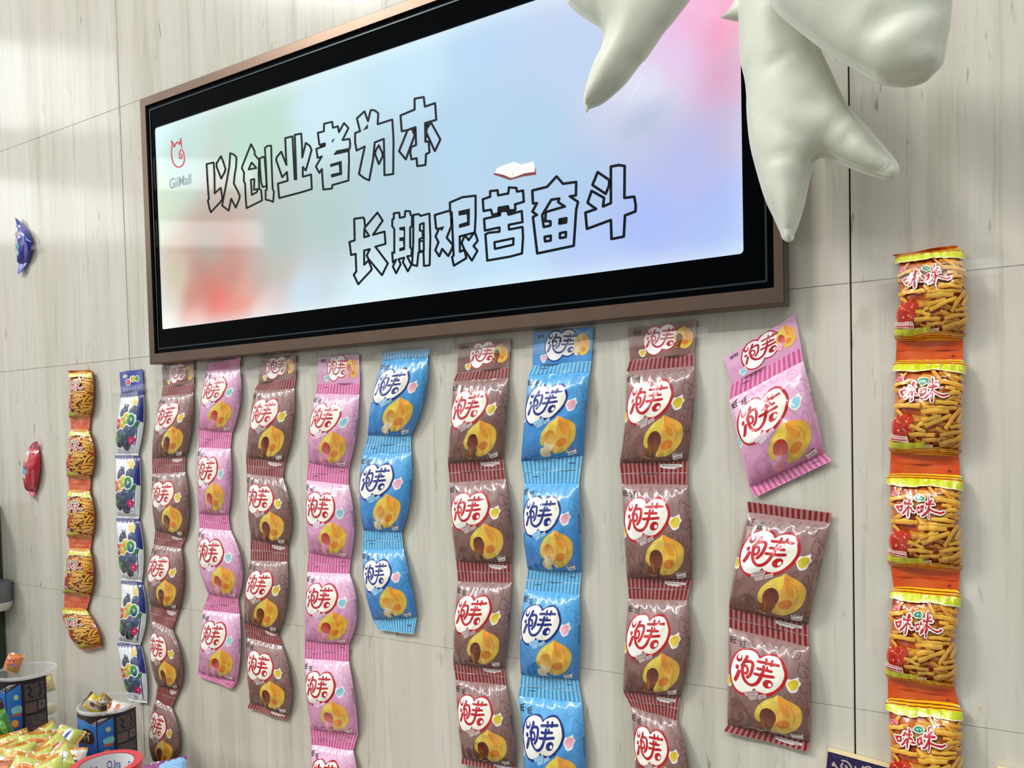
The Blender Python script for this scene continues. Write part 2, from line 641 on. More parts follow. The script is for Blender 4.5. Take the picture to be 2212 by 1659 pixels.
def puff_seal(flavour, upper):
    F = FLAV[flavour]
    a = Art(0.17, lambda u, v: np.array(lin(F['seal'])), nu=26, nv=4)
    n = 15
    for k in range(n):
        u0 = (k + 0.15) / n
        a.poly([(u0, 0), (u0 + 0.5 / n, 0), (u0 + 0.5 / n, 0.17), (u0, 0.17)], F['stripe'])
    a.up()
    y = 0.165 if not upper else 0.005
    for k in range(26):
        a.stroke([((k + 0.2) / 26, y), ((k + 0.6) / 26, y)], 0.008, mixc(F['seal'], (255, 255, 255), 0.5), cap=4)
    if not upper and flavour == 'chocolate':
        a.poly([(0.6, 0.03), (0.92, 0.045), (0.92, 0.085), (0.84, 0.09), (0.82, 0.115), (0.66, 0.1), (0.6, 0.075)], (222, 214, 212))
        a.up()
        for k in range(7):
            a.stroke([(0.64 + k * 0.037, 0.058 + k * 0.002), (0.655 + k * 0.037, 0.06 + k * 0.002)], 0.014, (120, 104, 108), cap=4)
    if not upper and flavour != 'chocolate':
        a.up()
        a.stroke([(0.8, 0.08), (0.9, 0.085)], 0.012, (80, 50, 90), cap=4)
    if upper and flavour != 'chocolate':
        a.up()
        a.stroke([(0.18, 0.07), (0.27, 0.068)], 0.012, (70, 60, 90), cap=4)
    return a


def puff_header(flavour):
    F = FLAV[flavour]
    A = 0.5
    a = Art(A, lambda u, v: np.array(lin(mixc(F['top'], F['bot'], 0.25 + 0.5 * v))), nu=24, nv=12)
    for k in range(6):
        x = 0.06 + k * 0.17
        a.stroke([(x, 0.03), (x + 0.03, 0.07), (x + 0.07, 0.03), (x + 0.09, 0.08)], 0.006, F['doodle'], smooth=3)
    a.stroke([(0.93, 0.3), (0.96, 0.38), (0.92, 0.42)], 0.006, F['doodle'], smooth=3)
    a.stroke([(0.05, 0.3), (0.1, 0.26), (0.12, 0.36)], 0.006, F['doodle'], smooth=3)
    a.up()
    L, R = (0.385, 0.235, 0.155, 0.215), (0.585, 0.2, 0.15, 0.19)
    for c in (L, R):
        a.ell(c[0], c[1], c[2] + 0.022, c[3] + 0.02, F['ink'], n=28)
    a.up()
    for c in (L, R):
        a.ell(c[0], c[1], c[2], c[3], (250, 250, 250), n=28)
    a.poly([(0.44, 0.1), (0.54, 0.1), (0.54, 0.32), (0.44, 0.34)], (250, 250, 250))
    a.up()
    a.tf = lambda p: (0.275 + (p[0] - 245) / 545 * 0.43 - 0.01, 0.085 + (p[1] - 262) / 420 * 0.31 - (p[0] - 245) / 545 * 0.055)
    word_puff(a, 0.030, F['ink'], (250, 250, 250))
    a.up()
    a.tf = lambda p: (0.69 + (p[0] - 525) / 630 * 0.27, 0.06 + (p[1] - 772) / 600 * 0.34)
    puff(a, F)
    a.up()
    a.tf = lambda p: (p[0], p[1])
    pot(a, 0.2, 0.4, 0.0006, F['pot'])
    a.up()
    a.text('旺旺', [(0.08, 0.05), (0.2, 0.045), (0.08, 0.1), (0.2, 0.095)], (30, 24, 26))
    return a


def sticks_bag():
    """orange bag printed with fried sticks"""
    a = Art(1.24, lambda u, v: np.array(lin(mixc((196, 96, 18), (168, 60, 12), 0.5 + 0.5 * math.sin(9 * u + 11 * v)))), nu=26, nv=30)
    a.tf = lambda p: ((p[0] - 20) / 1400.0, (p[1] + 110) / 1740.0 * 1.24)
    rnd = random.Random(11)

    def stick(x0, y0, x1, y1, w=72, tone=0.0):
        L = math.hypot(x1 - x0, y1 - y0)
        nx, ny = -(y1 - y0) / L, (x1 - x0) / L
        if ny > 0:
            nx, ny = -nx, -ny
        h = w / 2
        mx, my = (x0 + x1) / 2 + nx * w * 0.15, (y0 + y1) / 2 + ny * w * 0.15
        pts = [(x0 + nx * h, y0 + ny * h), (mx + nx * h, my + ny * h), (x1 + nx * h, y1 + ny * h), (x1 - nx * h, y1 - ny * h), (mx - nx * h, my - ny * h), (x0 - nx * h, y0 - ny * h)]
        hi, lo = mixc((244, 208, 84), (226, 160, 40), tone), mixc((222, 146, 34), (190, 104, 20), tone)
        a.poly(pts, hi, lo, (mx + nx * h, my + ny * h), (mx - nx * h, my - ny * h))
        a.up()
    for k in range(84):
        x, y = rnd.uniform(20, 1420), rnd.uniform(90, 1500)
        an = rnd.gauss(-0.08, 0.35) if rnd.random() < 0.8 else rnd.uniform(0.6, 1.4)
        l = rnd.uniform(140, 260)
        stick(x - l * math.cos(an), y - l * math.sin(an), x + l * math.cos(an), y + l * math.sin(an), rnd.uniform(55, 80), 0.3 + 0.7 * rnd.random())
    a.poly([(80, 1010), (160, 930), (300, 900), (430, 930), (480, 1000), (430, 1080), (440, 1200), (380, 1290), (180, 1310), (70, 1270), (40, 1150)], (206, 48, 22), (176, 26, 16), (250, 920), (220, 1300), smooth=3)
    a.up()
    for k in range(12):
        a.ell(rnd.uniform(90, 420), rnd.uniform(950, 1270), rnd.uniform(12, 34), rnd.uniform(10, 20), rnd.choice([(244, 150, 110), (232, 90, 50), (250, 196, 150), (150, 14, 12)]), rot=rnd.uniform(-1, 1), n=8)
    a.up()
    for s in [(120, 820, 240, 920, 66), (80, 745, 590, 735, 78), (560, 620, 700, 770, 66), (720, 755, 1290, 765, 62), (610, 835, 1150, 830, 84),
              (970, 295, 1390, 365, 76), (1060, 395, 1240, 440, 60), (1130, 500, 1330, 480, 70), (880, 660, 1300, 690, 62),
              (1110, 1150, 1360, 760, 74), (1310, 1040, 1420, 840, 64), (660, 1000, 1000, 920, 76), (700, 1105, 1200, 900, 78), (400, 1110, 710, 1200, 72),
              (580, 1110, 680, 1060, 60), (410, 1265, 900, 1270, 72), (660, 1370, 1000, 1350, 66), (70, 350, 330, 290, 66), (1000, 1260, 1400, 1200, 70), (980, 1430, 1400, 1330, 70),
              (1180, 1120, 1400, 1090, 64), (1240, 1390, 1420, 1250, 60)]:
        stick(s[0], s[1], s[2], s[3], s[4], 0.12 * rnd.random())
    # bands
    lime, gold, dark = (206, 214, 30), (246, 190, 24), (150, 66, 10)
    a.poly([(0, -112), (1440, -112), (1440, 130), (1200, 115), (820, 75), (500, 108), (200, 92), (60, 60), (0, 40)], (246, 240, 196))
    a.up()
    a.poly([(0, -112), (1440, -112), (1440, 112), (1200, 98), (820, 58), (500, 92), (200, 78), (60, 46), (0, 26)], lime)
    a.up()
    a.poly([(0, -112), (1440, -112), (1440, -10), (820, -25), (0, -35)], gold)
    a.poly([(30, 1440), (400, 1420), (700, 1395), (720, 1500), (300, 1545), (30, 1535)], (200, 200, 40))
    a.poly([(0, 1545), (300, 1545), (640, 1490), (940, 1480), (1440, 1540), (1440, 1640), (0, 1640)], (238, 176, 30))
    a.up()
    for y in (-88, -52):
        a.stroke([(0, y), (700, y + 8), (1440, y + 18)], 0.012, dark)
    for y in (1556, 1592, 1625):
        a.stroke([(0, y), (300, y + 6), (660, y - 40), (950, y - 46), (1440, y - 5)], 0.012, dark, smooth=3)
    # pink panels with fine print
    a.poly([(30, 1302), (375, 1302), (405, 1425), (30, 1412)], (238, 196, 190))
    a.poly([(715, 1440), (890, 1432), (880, 1520), (720, 1512)], (240, 214, 190))
    a.poly([(120, 185), (260, 195), (240, 275), (95, 272)], (226, 120, 130))
    a.up()
    for k in range(8):
        a.stroke([(60 + k * 40, 1384), (74 + k * 40, 1384)], 0.024, (176, 24, 30), cap=4)
        a.stroke([(50 + k * 40, 1332), (72 + k * 40, 1330)], 0.008, (150, 70, 70), cap=4)
    a.text('15克', [(730, 1448), (868, 1446), (730, 1506), (868, 1502)], (150, 30, 20))
    a.stroke([(130, 215), (210, 262)], 0.02, (180, 40, 70))
    # the two characters
    W = [[(200, 462), (242, 548)], [(222, 465), (300, 440), (282, 525), (242, 545)], [(340, 405), (482, 398)], [(440, 300), (430, 420), (412, 638)], [(350, 370), (365, 392)],
         [(470, 330), (440, 372)], [(395, 470), (350, 545), (300, 595)], [(440, 450), (485, 480)], [(490, 520), (528, 530)],
         [(600, 460), (622, 555)], [(605, 470), (690, 428), (688, 510), (622, 555)], [(752, 402), (920, 382)], [(825, 245), (822, 440), (812, 640)], [(758, 372), (775, 390)],
         [(892, 312), (855, 352)], [(800, 460), (760, 540), (702, 602)], [(835, 480), (940, 528), (1040, 552), (1098, 524)]]
    for s in W:
        a.stroke(s, 0.068, (60, 24, 16))
    a.up()
    for s in W:
        a.stroke(s, 0.06, (248, 238, 230))
    a.up()
    for s in W:
        a.stroke(s, 0.027, (182, 20, 38))
    a.ell(630, 295, 118, 70, (232, 236, 206))
    a.up()
    a.ell(630, 293, 96, 52, (34, 132, 110))
    a.up()
    a.stroke([(580, 292), (610, 278), (600, 310)], 0.012, (170, 226, 206))
    a.stroke([(650, 275), (670, 305), (690, 285)], 0.012, (170, 226, 206))
    return a


def orange_seal(upper):
    a = Art(0.18, lambda u, v: np.array(lin((214, 78, 8))), nu=26, nv=5)
    rnd = random.Random(5)
    for k in range(9):
        y = 0.03 + k * 0.015
        a.stroke([(0.12 + rnd.random() * 0.1, y), (0.6 + rnd.random() * 0.25, y + 0.004)], 0.003, (240, 140, 60), cap=4)
    if upper:
        a.poly([(0, 0.155), (1, 0.16), (1, 0.18), (0, 0.18)], (246, 190, 24))
        a.ell(0.86, 0.09, 0.03, 0.02, (130, 40, 14))
        a.up()
        a.stroke([(0, 0.168), (1, 0.171)], 0.008, (150, 66, 10))
    return a


def plum_bag():
    """white bag with a navy corner and dark plums"""
    A = 2.1
    a = Art(A, lambda u, v: np.array(lin((232, 235, 240))), nu=20, nv=36)
    navy = (22, 36, 120)
    a.poly([(1.0, 0.0), (1.0, 1.0), (0.9, 0.92), (0.8, 0.62), (0.84, 0.3), (0.72, 0.0)], navy)
    a.poly([(0, 0), (0.8, 0), (0.8, 0.02), (0, 0.02)], navy)
    a.stroke([(0.86, 0.7), (0.885, 1.2), (0.87, 2.0)], 0.03, navy, smooth=3)
    a.poly([(0.6, 0.12), (0.68, 0.02), (0.78, 0.04), (0.86, 0.2), (0.8, 0.36), (0.66, 0.36), (0.62, 0.24)], (230, 208, 130), smooth=3)
    a.up()
    for k in range(9):
        u = 0.05 + k * 0.075
        a.stroke([(u, 0.0), (u + 0.02, 0.07)], 0.022, navy, cap=4)
    for x, y, r, c in [(0.36, 0.6, 0.2, (60, 74, 100)), (0.72, 0.56, 0.17, (84, 100, 132)), (0.2, 1.42, 0.27, (46, 58, 84)), (0.44, 1.26, 0.27, (86, 104, 140)), (0.68, 1.34, 0.22, (92, 112, 148)),
                       (0.52, 1.52, 0.26, (66, 84, 120)), (0.3, 1.66, 0.2, (40, 50, 70)), (0.58, 1.78, 0.2, (50, 62, 86))]:
        a.ell(x, y, r * 0.8, r * 1.15, c, mixc(c, (20, 24, 40), 0.5), (x, y - r), (x, y + r), rot=0.3, n=16)
        a.up()
        a.stroke([(x - r * 0.3, y - r * 0.5), (x, y - r * 0.65)], 0.03, mixc(c, (220, 230, 255), 0.45))
        a.up()
    a.poly([(0.78, 1.0), (0.94, 0.95), (0.9, 1.12), (0.78, 1.2)], (30, 120, 60))
    a.poly([(0.02, 1.5), (0.14, 1.38), (0.24, 1.56), (0.14, 1.74), (0.04, 1.66)], (60, 150, 44), smooth=3)
    a.up()
    for x, y, c in [(0.14, 1.02, (206, 30, 60)), (0.34, 0.98, (230, 160, 30)), (0.5, 0.84, (220, 190, 40)), (0.68, 0.88, (40, 150, 70))]:
        a.ell(x, y, 0.165, 0.25, (246, 246, 246), n=14)
    a.up()
    for x, y, c, c2 in [(0.14, 1.02, (206, 30, 60), (160, 20, 60)), (0.34, 0.98, (236, 140, 40), (220, 180, 40)), (0.5, 0.84, (226, 200, 40), (120, 180, 40)), (0.68, 0.88, (40, 160, 60), (20, 70, 130))]:
        a.ell(x, y, 0.13, 0.21, c, c2, (x, y - 0.15), (x, y + 0.15), n=14)
    a.up()
    for x, y in [(0.14, 1.02), (0.34, 0.98), (0.5, 0.84), (0.68, 0.88)]:
        a.stroke([(x - 0.03, y - 0.06), (x + 0.03, y - 0.03), (x - 0.01, y + 0.05)], 0.03, (250, 240, 220))
    for dx, dy in [(0, -0.08), (0.07, -0.02), (0.04, 0.07), (-0.04, 0.07), (-0.07, -0.02)]:
        a.ell(0.74 + dx, 1.62 + dy * 1.2, 0.055, 0.07, (206, 30, 100), n=10)
    a.up()
    a.ell(0.74, 1.62, 0.03, 0.035, (250, 180, 200), n=8)
    for x, y in [(0.34, 0.36), (0.44, 0.38)]:
        a.stroke([(x, y - 0.05), (x + 0.06, y - 0.05)], 0.02, (30, 30, 36), cap=4)
        a.stroke([(x, y), (x + 0.06, y)], 0.02, (30, 30, 36), cap=4)
        a.stroke([(x, y + 0.05), (x + 0.06, y + 0.05)], 0.02, (30, 30, 36), cap=4)
        a.stroke([(x + 0.03, y - 0.05), (x + 0.03, y + 0.06)], 0.02, (30, 30, 36), cap=4)
    for k in range(4):
        a.stroke([(0.1 + k * 0.06, 1.96), (0.14 + k * 0.06, 1.96)], 0.012, (120, 124, 136), cap=4)
        a.stroke([(0.62 + k * 0.05, 1.9), (0.65 + k * 0.05, 1.9)], 0.025, (150, 156, 176), cap=4)
    return a


def plum_seal(upper):
    if upper:
        a = Art(0.1, lambda u, v: np.array(lin((22, 36, 120))), nu=20, nv=3)
        for k in range(10):
            a.stroke([(0.06 + k * 0.075, 0.04), (0.075 + k * 0.075, 0.1)], 0.024, (226, 230, 244), cap=4)
    else:
        a = Art(0.1, lambda u, v: np.array(lin((226, 230, 236))), nu=20, nv=3)
    return a


def plum_header():
    a = Art(0.8, lambda u, v: np.array(lin((44, 62, 158))), nu=20, nv=12)
    a.ell(0.26, 0.2, 0.12, 0.07, (214, 206, 190))
    for x, y, c in [(0.38, 0.46, (206, 30, 60)), (0.56, 0.34, (226, 190, 40)), (0.72, 0.36, (60, 160, 70))]:
        a.ell(x, y, 0.11, 0.14, (236, 236, 240), n=14)
    a.up()
    for x, y, c in [(0.38, 0.46, (206, 30, 60)), (0.56, 0.34, (226, 190, 40)), (0.72, 0.36, (60, 160, 70))]:
        a.ell(x, y, 0.085, 0.11, c, n=14)
    a.up()
    a.stroke([(0.36, 0.42), (0.4, 0.46), (0.37, 0.5)], 0.02, (250, 230, 230))
    for k in range(8):
        a.stroke([(0.12 + k * 0.1, 0.66), (0.14 + k * 0.1, 0.8)], 0.03, (150, 164, 220), cap=4)
    return a


def sachet_art(base, spots):
    a = Art(1.6, lambda u, v: np.array(lin(base)), nu=14, nv=20)
    for x, y, rx, ry, c in spots:
        a.ell(x, y, rx, ry, c, n=14)
        a.up()
    return a


def sachet_seal(c):
    a = Art(0.16, lambda u, v: np.array(lin(c)), nu=14, nv=3)
    for k in range(10):
        a.stroke([(k / 10 + 0.03, 0.0), (k / 10 + 0.03, 0.16)], 0.02, mixc(c, (0, 0, 0), 0.25), cap=4)
    return a


# ---------------------------------------------------------------- inflated packets
def lagr(a, m, b, tm, y):
    """quadratic through a at 0, m at tm, b at 1"""
    return (a * (y - tm) * (y - 1) / ((0 - tm) * (0 - 1)) + m * y * (y - 1) / (tm * (tm - 1)) + b * y * (y - tm) / ((1 - tm)))


def edges(top, mid, bot, ys):
    """left / right edge points of a bag at the heights ys (0 top .. 1 bottom)"""
    out = []
    for s in (0, 2):
        A = at(top[s], top[s + 1], 0.005)
        B = at(bot[s], bot[s + 1], 0.005)
        M = at(mid[s], mid[s + 1], 0.010) if mid else None
        line = []
        if M is not None:
            t = (M[2] - A[2]) / (B[2] - A[2])
            t = min(0.68, max(0.32, t))
        for y in ys:
            z = A[2] + (B[2] - A[2]) * y
            x = lagr(A[0], M[0], B[0], t, y) if M is not None else A[0] + (B[0] - A[0]) * y
            line.append((x, z))
        out.append(line)
    return out


def bag_depths(u, y, T, seed, crease=1.0, d0=0.004):
    """front and back distance from the wall of an air-filled bag at (u, y)"""
    p = max(0.0, math.sin(PI * min(1, max(0, y)))) ** 0.55
    s = max(0.0, 4 * u * (1 - u)) ** 0.5
    e = d0 + 0.28 * T * p
    f = e + (T - 0.28 * T) * p * s
    b = max(0.0012, e - 0.3 * T * p * s - 0.0008)
    n1 = noise.noise(Vector((u * 2.6 + seed * 7.3, y * 3.4, seed * 1.7)))
    n2 = noise.noise(Vector((u * 6.0 + seed * 3.1, y * 8.5, 4 + seed)))
    n3 = noise.noise(Vector((u * 4.2 - y * 3.0 + seed, y * 3.0 + u * 2.0, 9 + seed)))
    rid = 0.5 - abs(n3) * 2.2
    f += crease * T * s ** 0.7 * p * (0.11 * n1 + 0.05 * n2 + 0.15 * max(0, rid))
    # pleats running out of the two seals
    for yy in (y, 1 - y):
        k = math.exp(-yy / 0.11) * (1 - math.exp(-yy / 0.02))
        f += crease * 0.0030 * k * s * math.cos(2 * PI * (5.5 + (seed % 3)) * u + seed + 3 * n1)
    # shared gentle wave of the flat seals
    w = 0.0012 * math.sin(2 * PI * (u * 1.2 + seed * 0.37)) * s
    f += w * (math.exp(-y / 0.08) + math.exp(-(1 - y) / 0.08)) + 0.0008
    return f, b


def bag_grids(top, mid, bot, nu, nv, T, seed, crease=1.0):
    ys = [j / nv for j in range(nv + 1)]
    Lf, Rt = edges(top, mid, bot, ys)
    F = np.zeros((nv + 1, nu + 1, 3))
    B = np.zeros_like(F)
    for j, y in enumerate(ys):
        for i in range(nu + 1):
            u = i / nu
            x = Lf[j][0] + (Rt[j][0] - Lf[j][0]) * u
            z = Lf[j][1] + (Rt[j][1] - Lf[j][1]) * u
            f, b = bag_depths(u, y, T, seed, crease)
            F[j, i] = (x, -f, z)
            B[j, i] = (x, -b, z)
    return F, B


def flat_grids(r0, r1, nu, nv, seed, d0=0.004, d1=0.004, wave=0.0012, curl=0.0):
    F = np.zeros((nv + 1, nu + 1, 3))
    q = [at(r0[0], r0[1], d0), at(r0[2], r0[3], d0), at(r1[0], r1[1], d1), at(r1[2], r1[3], d1)]
    for j in range(nv + 1):
        v = j / nv
        for i in range(nu + 1):
            u = i / nu
            p = (q[0] * (1 - u) + q[1] * u) * (1 - v) + (q[2] * (1 - u) + q[3] * u) * v
            s = max(0, 4 * u * (1 - u)) ** 0.5
            p[1] -= wave * math.sin(2 * PI * (u * 1.2 + seed * 0.37)) * s + 0.0008 + 0.0007 * noise.noise(Vector((u * 4 + seed, v * 3, seed))) * s
            p[1] -= curl * (1 - v) ** 2 * (0.6 + 0.4 * math.sin(7 * u + seed))
            F[j, i] = p
    B = F.copy()
    B[:, :, 1] += 0.0009
    return F, B


ARTS = {}


def art(key, fn, *a):
    if key not in ARTS:
        ARTS[key] = fn(*a)
    return ARTS[key]


def set_for(kind):
    if kind in FLAV:
        return (art(kind, puff_bag, kind), art(kind + 'u', puff_seal, kind, True), art(kind + 'l', puff_seal, kind, False), art(kind + 'h', puff_header, kind))
    if kind == 'sticks':
        return (art('sticks', sticks_bag), art('su', orange_seal, True), art('sl', orange_seal, False), None)
    if kind == 'plum':
        return (art('plum', plum_bag), art('pu', plum_seal, True), art('pl', plum_seal, False), art('ph', plum_header))


def rows(txt):
    out = []
    for line in txt.strip().splitlines():
        k, *v = line.split()
        out.append((k, [float(x) for x in v]))
    return out


def mid_row(a, b):
    return [(x + y) / 2 for x, y in zip(a, b)]


_seed = [0]


def packet_strip(name, kind, txt, label, group, T=0.024, cat='snack packets', crease=1.0):
    """a row of joined packets hanging on the wall. rows: H header top, S start of first seal, then per packet T top, M widest, B bottom; E end of last seal"""
    bagA, upA, lowA, headA = set_for(kind)
    R = rows(txt)
    head = [v for k, v in R if k == 'H']
    start = [v for k, v in R if k == 'S'][0]
    end = [v for k, v in R if k == 'E'][0]
    bags, cur = [], {}
    for k, v in R:
        if k in 'TMB':
            cur[k] = v
            if k == 'B':
                bags.append(cur)
                cur = {}
    lowest = at((end[0] + end[2]) / 2, (end[1] + end[3]) / 2, 0)
    org = np.array([lowest[0], 0.0, lowest[2]])
    root = tag(empty(name, org), label, cat, group)
    if head:
        F, B = flat_grids(head[0], start, headA.nu, headA.nv, _seed[0], 0.003, 0.004, 0.0022)
        printed_surface('header', headA, F, FILM, root, org, B)
    for n, b in enumerate(bags):
        _seed[0] += 1
        sd = _seed[0]
        if 'M' in b:
            b['M'] = [b['M'][0] + 3 * min(1, max(0, (1150 - b['M'][0]) / 700))] + b['M'][1:]
        F, B = bag_grids(b['T'], b.get('M'), b['B'], bagA.nu, bagA.nv, T * (0.92 + 0.16 * ((sd * 37) % 10) / 10), sd, crease)
        bag = printed_surface('packet', bagA, F, FILM, root, org, B)
        s0 = start if n == 0 else mid_row(bags[n - 1]['B'], b['T'])
        s1 = end if n == len(bags) - 1 else mid_row(b['B'], bags[n + 1]['T'])
        first, last = n == 0 and not head, n == len(bags) - 1
        F, B = flat_grids(s0, b['T'], upA.nu, upA.nv, sd, 0.004 + (0.002 if first else 0), 0.0045, curl=0.006 if first and kind == 'sticks' else 0.0)
        printed_surface('seal_band', upA, F, FILM, bag, org, B)
        F, B = flat_grids(b['B'], s1, lowA.nu, lowA.nv, sd, 0.0045, 0.004 + (0.002 if last else 0))
        printed_surface('seal_band', lowA, F, FILM, bag, org, B)
    return root
# ---------------------------------------------------------------- the wall of polished stone slabs
def stone():
    m, nt, p = new_mat('polished_veined_stone')
    N, Lk = nt.nodes, nt.links
    g = N.new('ShaderNodeNewGeometry')
    info = N.new('ShaderNodeObjectInfo')

    def mapped(sx, sz, off=(0, 0, 0)):
        mp = N.new('ShaderNodeMapping')
        mp.inputs['Scale'].default_value = (sx, 1, sz)
        mp.inputs['Location'].default_value = off
        Lk.new(g.outputs['Position'], mp.inputs['Vector'])
        return mp

    def nz(mp, scale, detail, rough=0.6, dist=0.0):
        n = N.new('ShaderNodeTexNoise')
        n.inputs['Scale'].default_value = scale
        n.inputs['Detail'].default_value = detail
        n.inputs['Roughness'].default_value = rough
        n.inputs['Distortion'].default_value = dist
        Lk.new(mp.outputs[0], n.inputs['Vector'])
        return n

    def ramp(src, stops):
        r = N.new('ShaderNodeValToRGB')
        e = r.color_ramp.elements
        while len(e) < len(stops):
            e.new(0.5)
        for el, (pos, c) in zip(e, stops):
            el.position = pos
            el.color = c + (1,) if len(c) == 3 else c
        Lk.new(src, r.inputs[0])
        return r

    def mix(fac, a, b, mode='MIX'):
        x = N.new('ShaderNodeMix')
        x.data_type = 'RGBA'
        x.blend_type = mode
        if isinstance(fac, float):
            x.inputs[0].default_value = fac
        else:
            Lk.new(fac, x.inputs[0])
        for s, v in ((6, a), (7, b)):
            if isinstance(v, tuple):
                x.inputs[s].default_value = v + (1,)
            else:
                Lk.new(v, x.inputs[s])
        return x
    broad = nz(mapped(1.0, 0.05), 16, 4, 0.6, 0.3)
    c1 = ramp(broad.outputs['Fac'], [(0.30, lin((188, 186, 174))), (0.48, lin((206, 203, 193))), (0.62, lin((211, 209, 201))), (0.75, lin((190, 186, 172)))])
    fine = nz(mapped(1.0, 0.035, (3, 0, 1)), 70, 5, 0.7, 0.2)
    c2 = ramp(fine.outputs['Fac'], [(0.30, (0.72, 0.72, 0.68)), (0.45, (0.95, 0.95, 0.93)), (0.66, (1, 1, 1))])
    m1 = mix(0.85, c1.outputs[0], c2.outputs[0], 'MULTIPLY')
    dash = nz(mapped(1.0, 0.16, (7, 0, 2)), 85, 3, 0.6)
    c3 = ramp(dash.outputs['Fac'], [(0.29, (0.38, 0.38, 0.34)), (0.37, (1, 1, 1))])
    clump = nz(mapped(1.0, 0.35, (1, 0, 5)), 7, 2)
    c4 = ramp(clump.outputs['Fac'], [(0.42, (0, 0, 0)), (0.6, (1, 1, 1))])
    m2 = mix(c4.outputs[0], m1.outputs[2], mix(1.0, m1.outputs[2], c3.outputs[0], 'MULTIPLY').outputs[2])
    warm = nz(mapped(1.0, 0.5, (2, 0, 9)), 3, 2)
    c5 = ramp(warm.outputs['Fac'], [(0.42, (1.0, 1.0, 0.97)), (0.62, (1.0, 0.965, 0.92))])
    col = mix(1.0, m2.outputs[2], c5.outputs[0], 'MULTIPLY').outputs[2]
    # stains left on the stone
    for (u, v, rx, rz, c, k) in [(88, 1263, 0.008, 0.016, (150, 110, 30), 0.8), (858, 1370, 0.007, 0.011, (150, 104, 30), 0.75), (2117, 1531, 0.007, 0.007, (196, 170, 104), 0.6),
                                 (2088, 1556, 0.014, 0.012, (176, 166, 130), 0.4), (1868, 690, 0.026, 0.042, (172, 166, 152), 0.45), (1868, 1140, 0.012, 0.012, (178, 164, 140), 0.35)]:
        w = at(u, v, 0)
        sub = N.new('ShaderNodeVectorMath')
        sub.operation = 'SUBTRACT'
        sub.inputs[1].default_value = (w[0], 0, w[2])
        Lk.new(g.outputs['Position'], sub.inputs[0])
        mul = N.new('ShaderNodeVectorMath')
        mul.operation = 'MULTIPLY'
        mul.inputs[1].default_value = (1 / rx, 0, 1 / rz)
        Lk.new(sub.outputs[0], mul.inputs[0])
        ln = N.new('ShaderNodeVectorMath')
        ln.operation = 'LENGTH'
        Lk.new(mul.outputs[0], ln.inputs[0])
        nn = nz(mapped(1, 1), 60, 2)
        ad = N.new('ShaderNodeMath')
        ad.operation = 'MULTIPLY_ADD'
        ad.inputs[1].default_value = 0.9
        Lk.new(nn.outputs['Fac'], ad.inputs[0])
        Lk.new(ln.outputs['Value'], ad.inputs[2])
        r = ramp(ad.outputs[0], [(0.55, (k, k, k)), (1.0, (0, 0, 0))])
        col = mix(r.outputs[0], col, lin(c)).outputs[2]
    Lk.new(col, p.inputs['Base Color'])
    rr = ramp(broad.outputs['Fac'], [(0.3, (0.17, 0.17, 0.17)), (0.7, (0.12, 0.12, 0.12))])
    Lk.new(rr.outputs[0], p.inputs['Roughness'])
    p.inputs['Specular IOR Level'].default_value = 0.42
    return m


STONE = stone()
GROUT = plain('dark_joint_filler', (58, 56, 46), 0.9)


def panel_rect(x0, x1, z0, z1, g=0.0009, bev=0.0008):
    """front of one slab with a tiny chamfer"""
    x0 += g
    x1 -= g
    z0 += 0.0002
    z1 -= 0.0002
    b, c = bev, bev * 0.5
    v = [(x0, 0.012, z0), (x1, 0.012, z0), (x1, 0.012, z1), (x0, 0.012, z1),
         (x0, b, z0), (x1, b, z0), (x1, b, z1), (x0, b, z1),
         (x0 + b, 0, z0 + c), (x1 - b, 0, z0 + c), (x1 - b, 0, z1 - c), (x0 + b, 0, z1 - c)]
    f = [(8, 9, 10, 11)]
    for a, d in ((0, 4), (4, 8)):
        for k in range(4):
            f.append((a + k, a + (k + 1) % 4, d + (k + 1) % 4, d + k))
    return v, f


xs = [-3.6, -2.88, -1.486, -0.099, 1.288, 2.2]
zs = [0.0, 0.125, 0.6365, 1.1475, 1.6615, 2.181, 2.7, 3.2]
V, Fc = [], []
for i in range(len(xs) - 1):
    for j in range(len(zs) - 1):
        v, f = panel_rect(xs[i], xs[i + 1], zs[j], zs[j + 1])
        o = len(V)
        V += v
        Fc += [tuple(o + k for k in q) for q in f]
wall = tag(mesh_obj('wall_back', V, Fc, STONE), kind='structure')
v, f = box_mesh(-3.6, 2.2, 0.006, 0.08, 0.0, 3.2)
tag(mesh_obj('wall_core', v, f, GROUT), kind='structure')
FLOORM = plain('grey_floor_tile', (150, 146, 138), 0.4)
v, f = box_mesh(-3.6, 2.2, -3.0, 0.08, -0.05, 0.0)
tag(mesh_obj('floor', v, f, FLOORM), kind='structure')

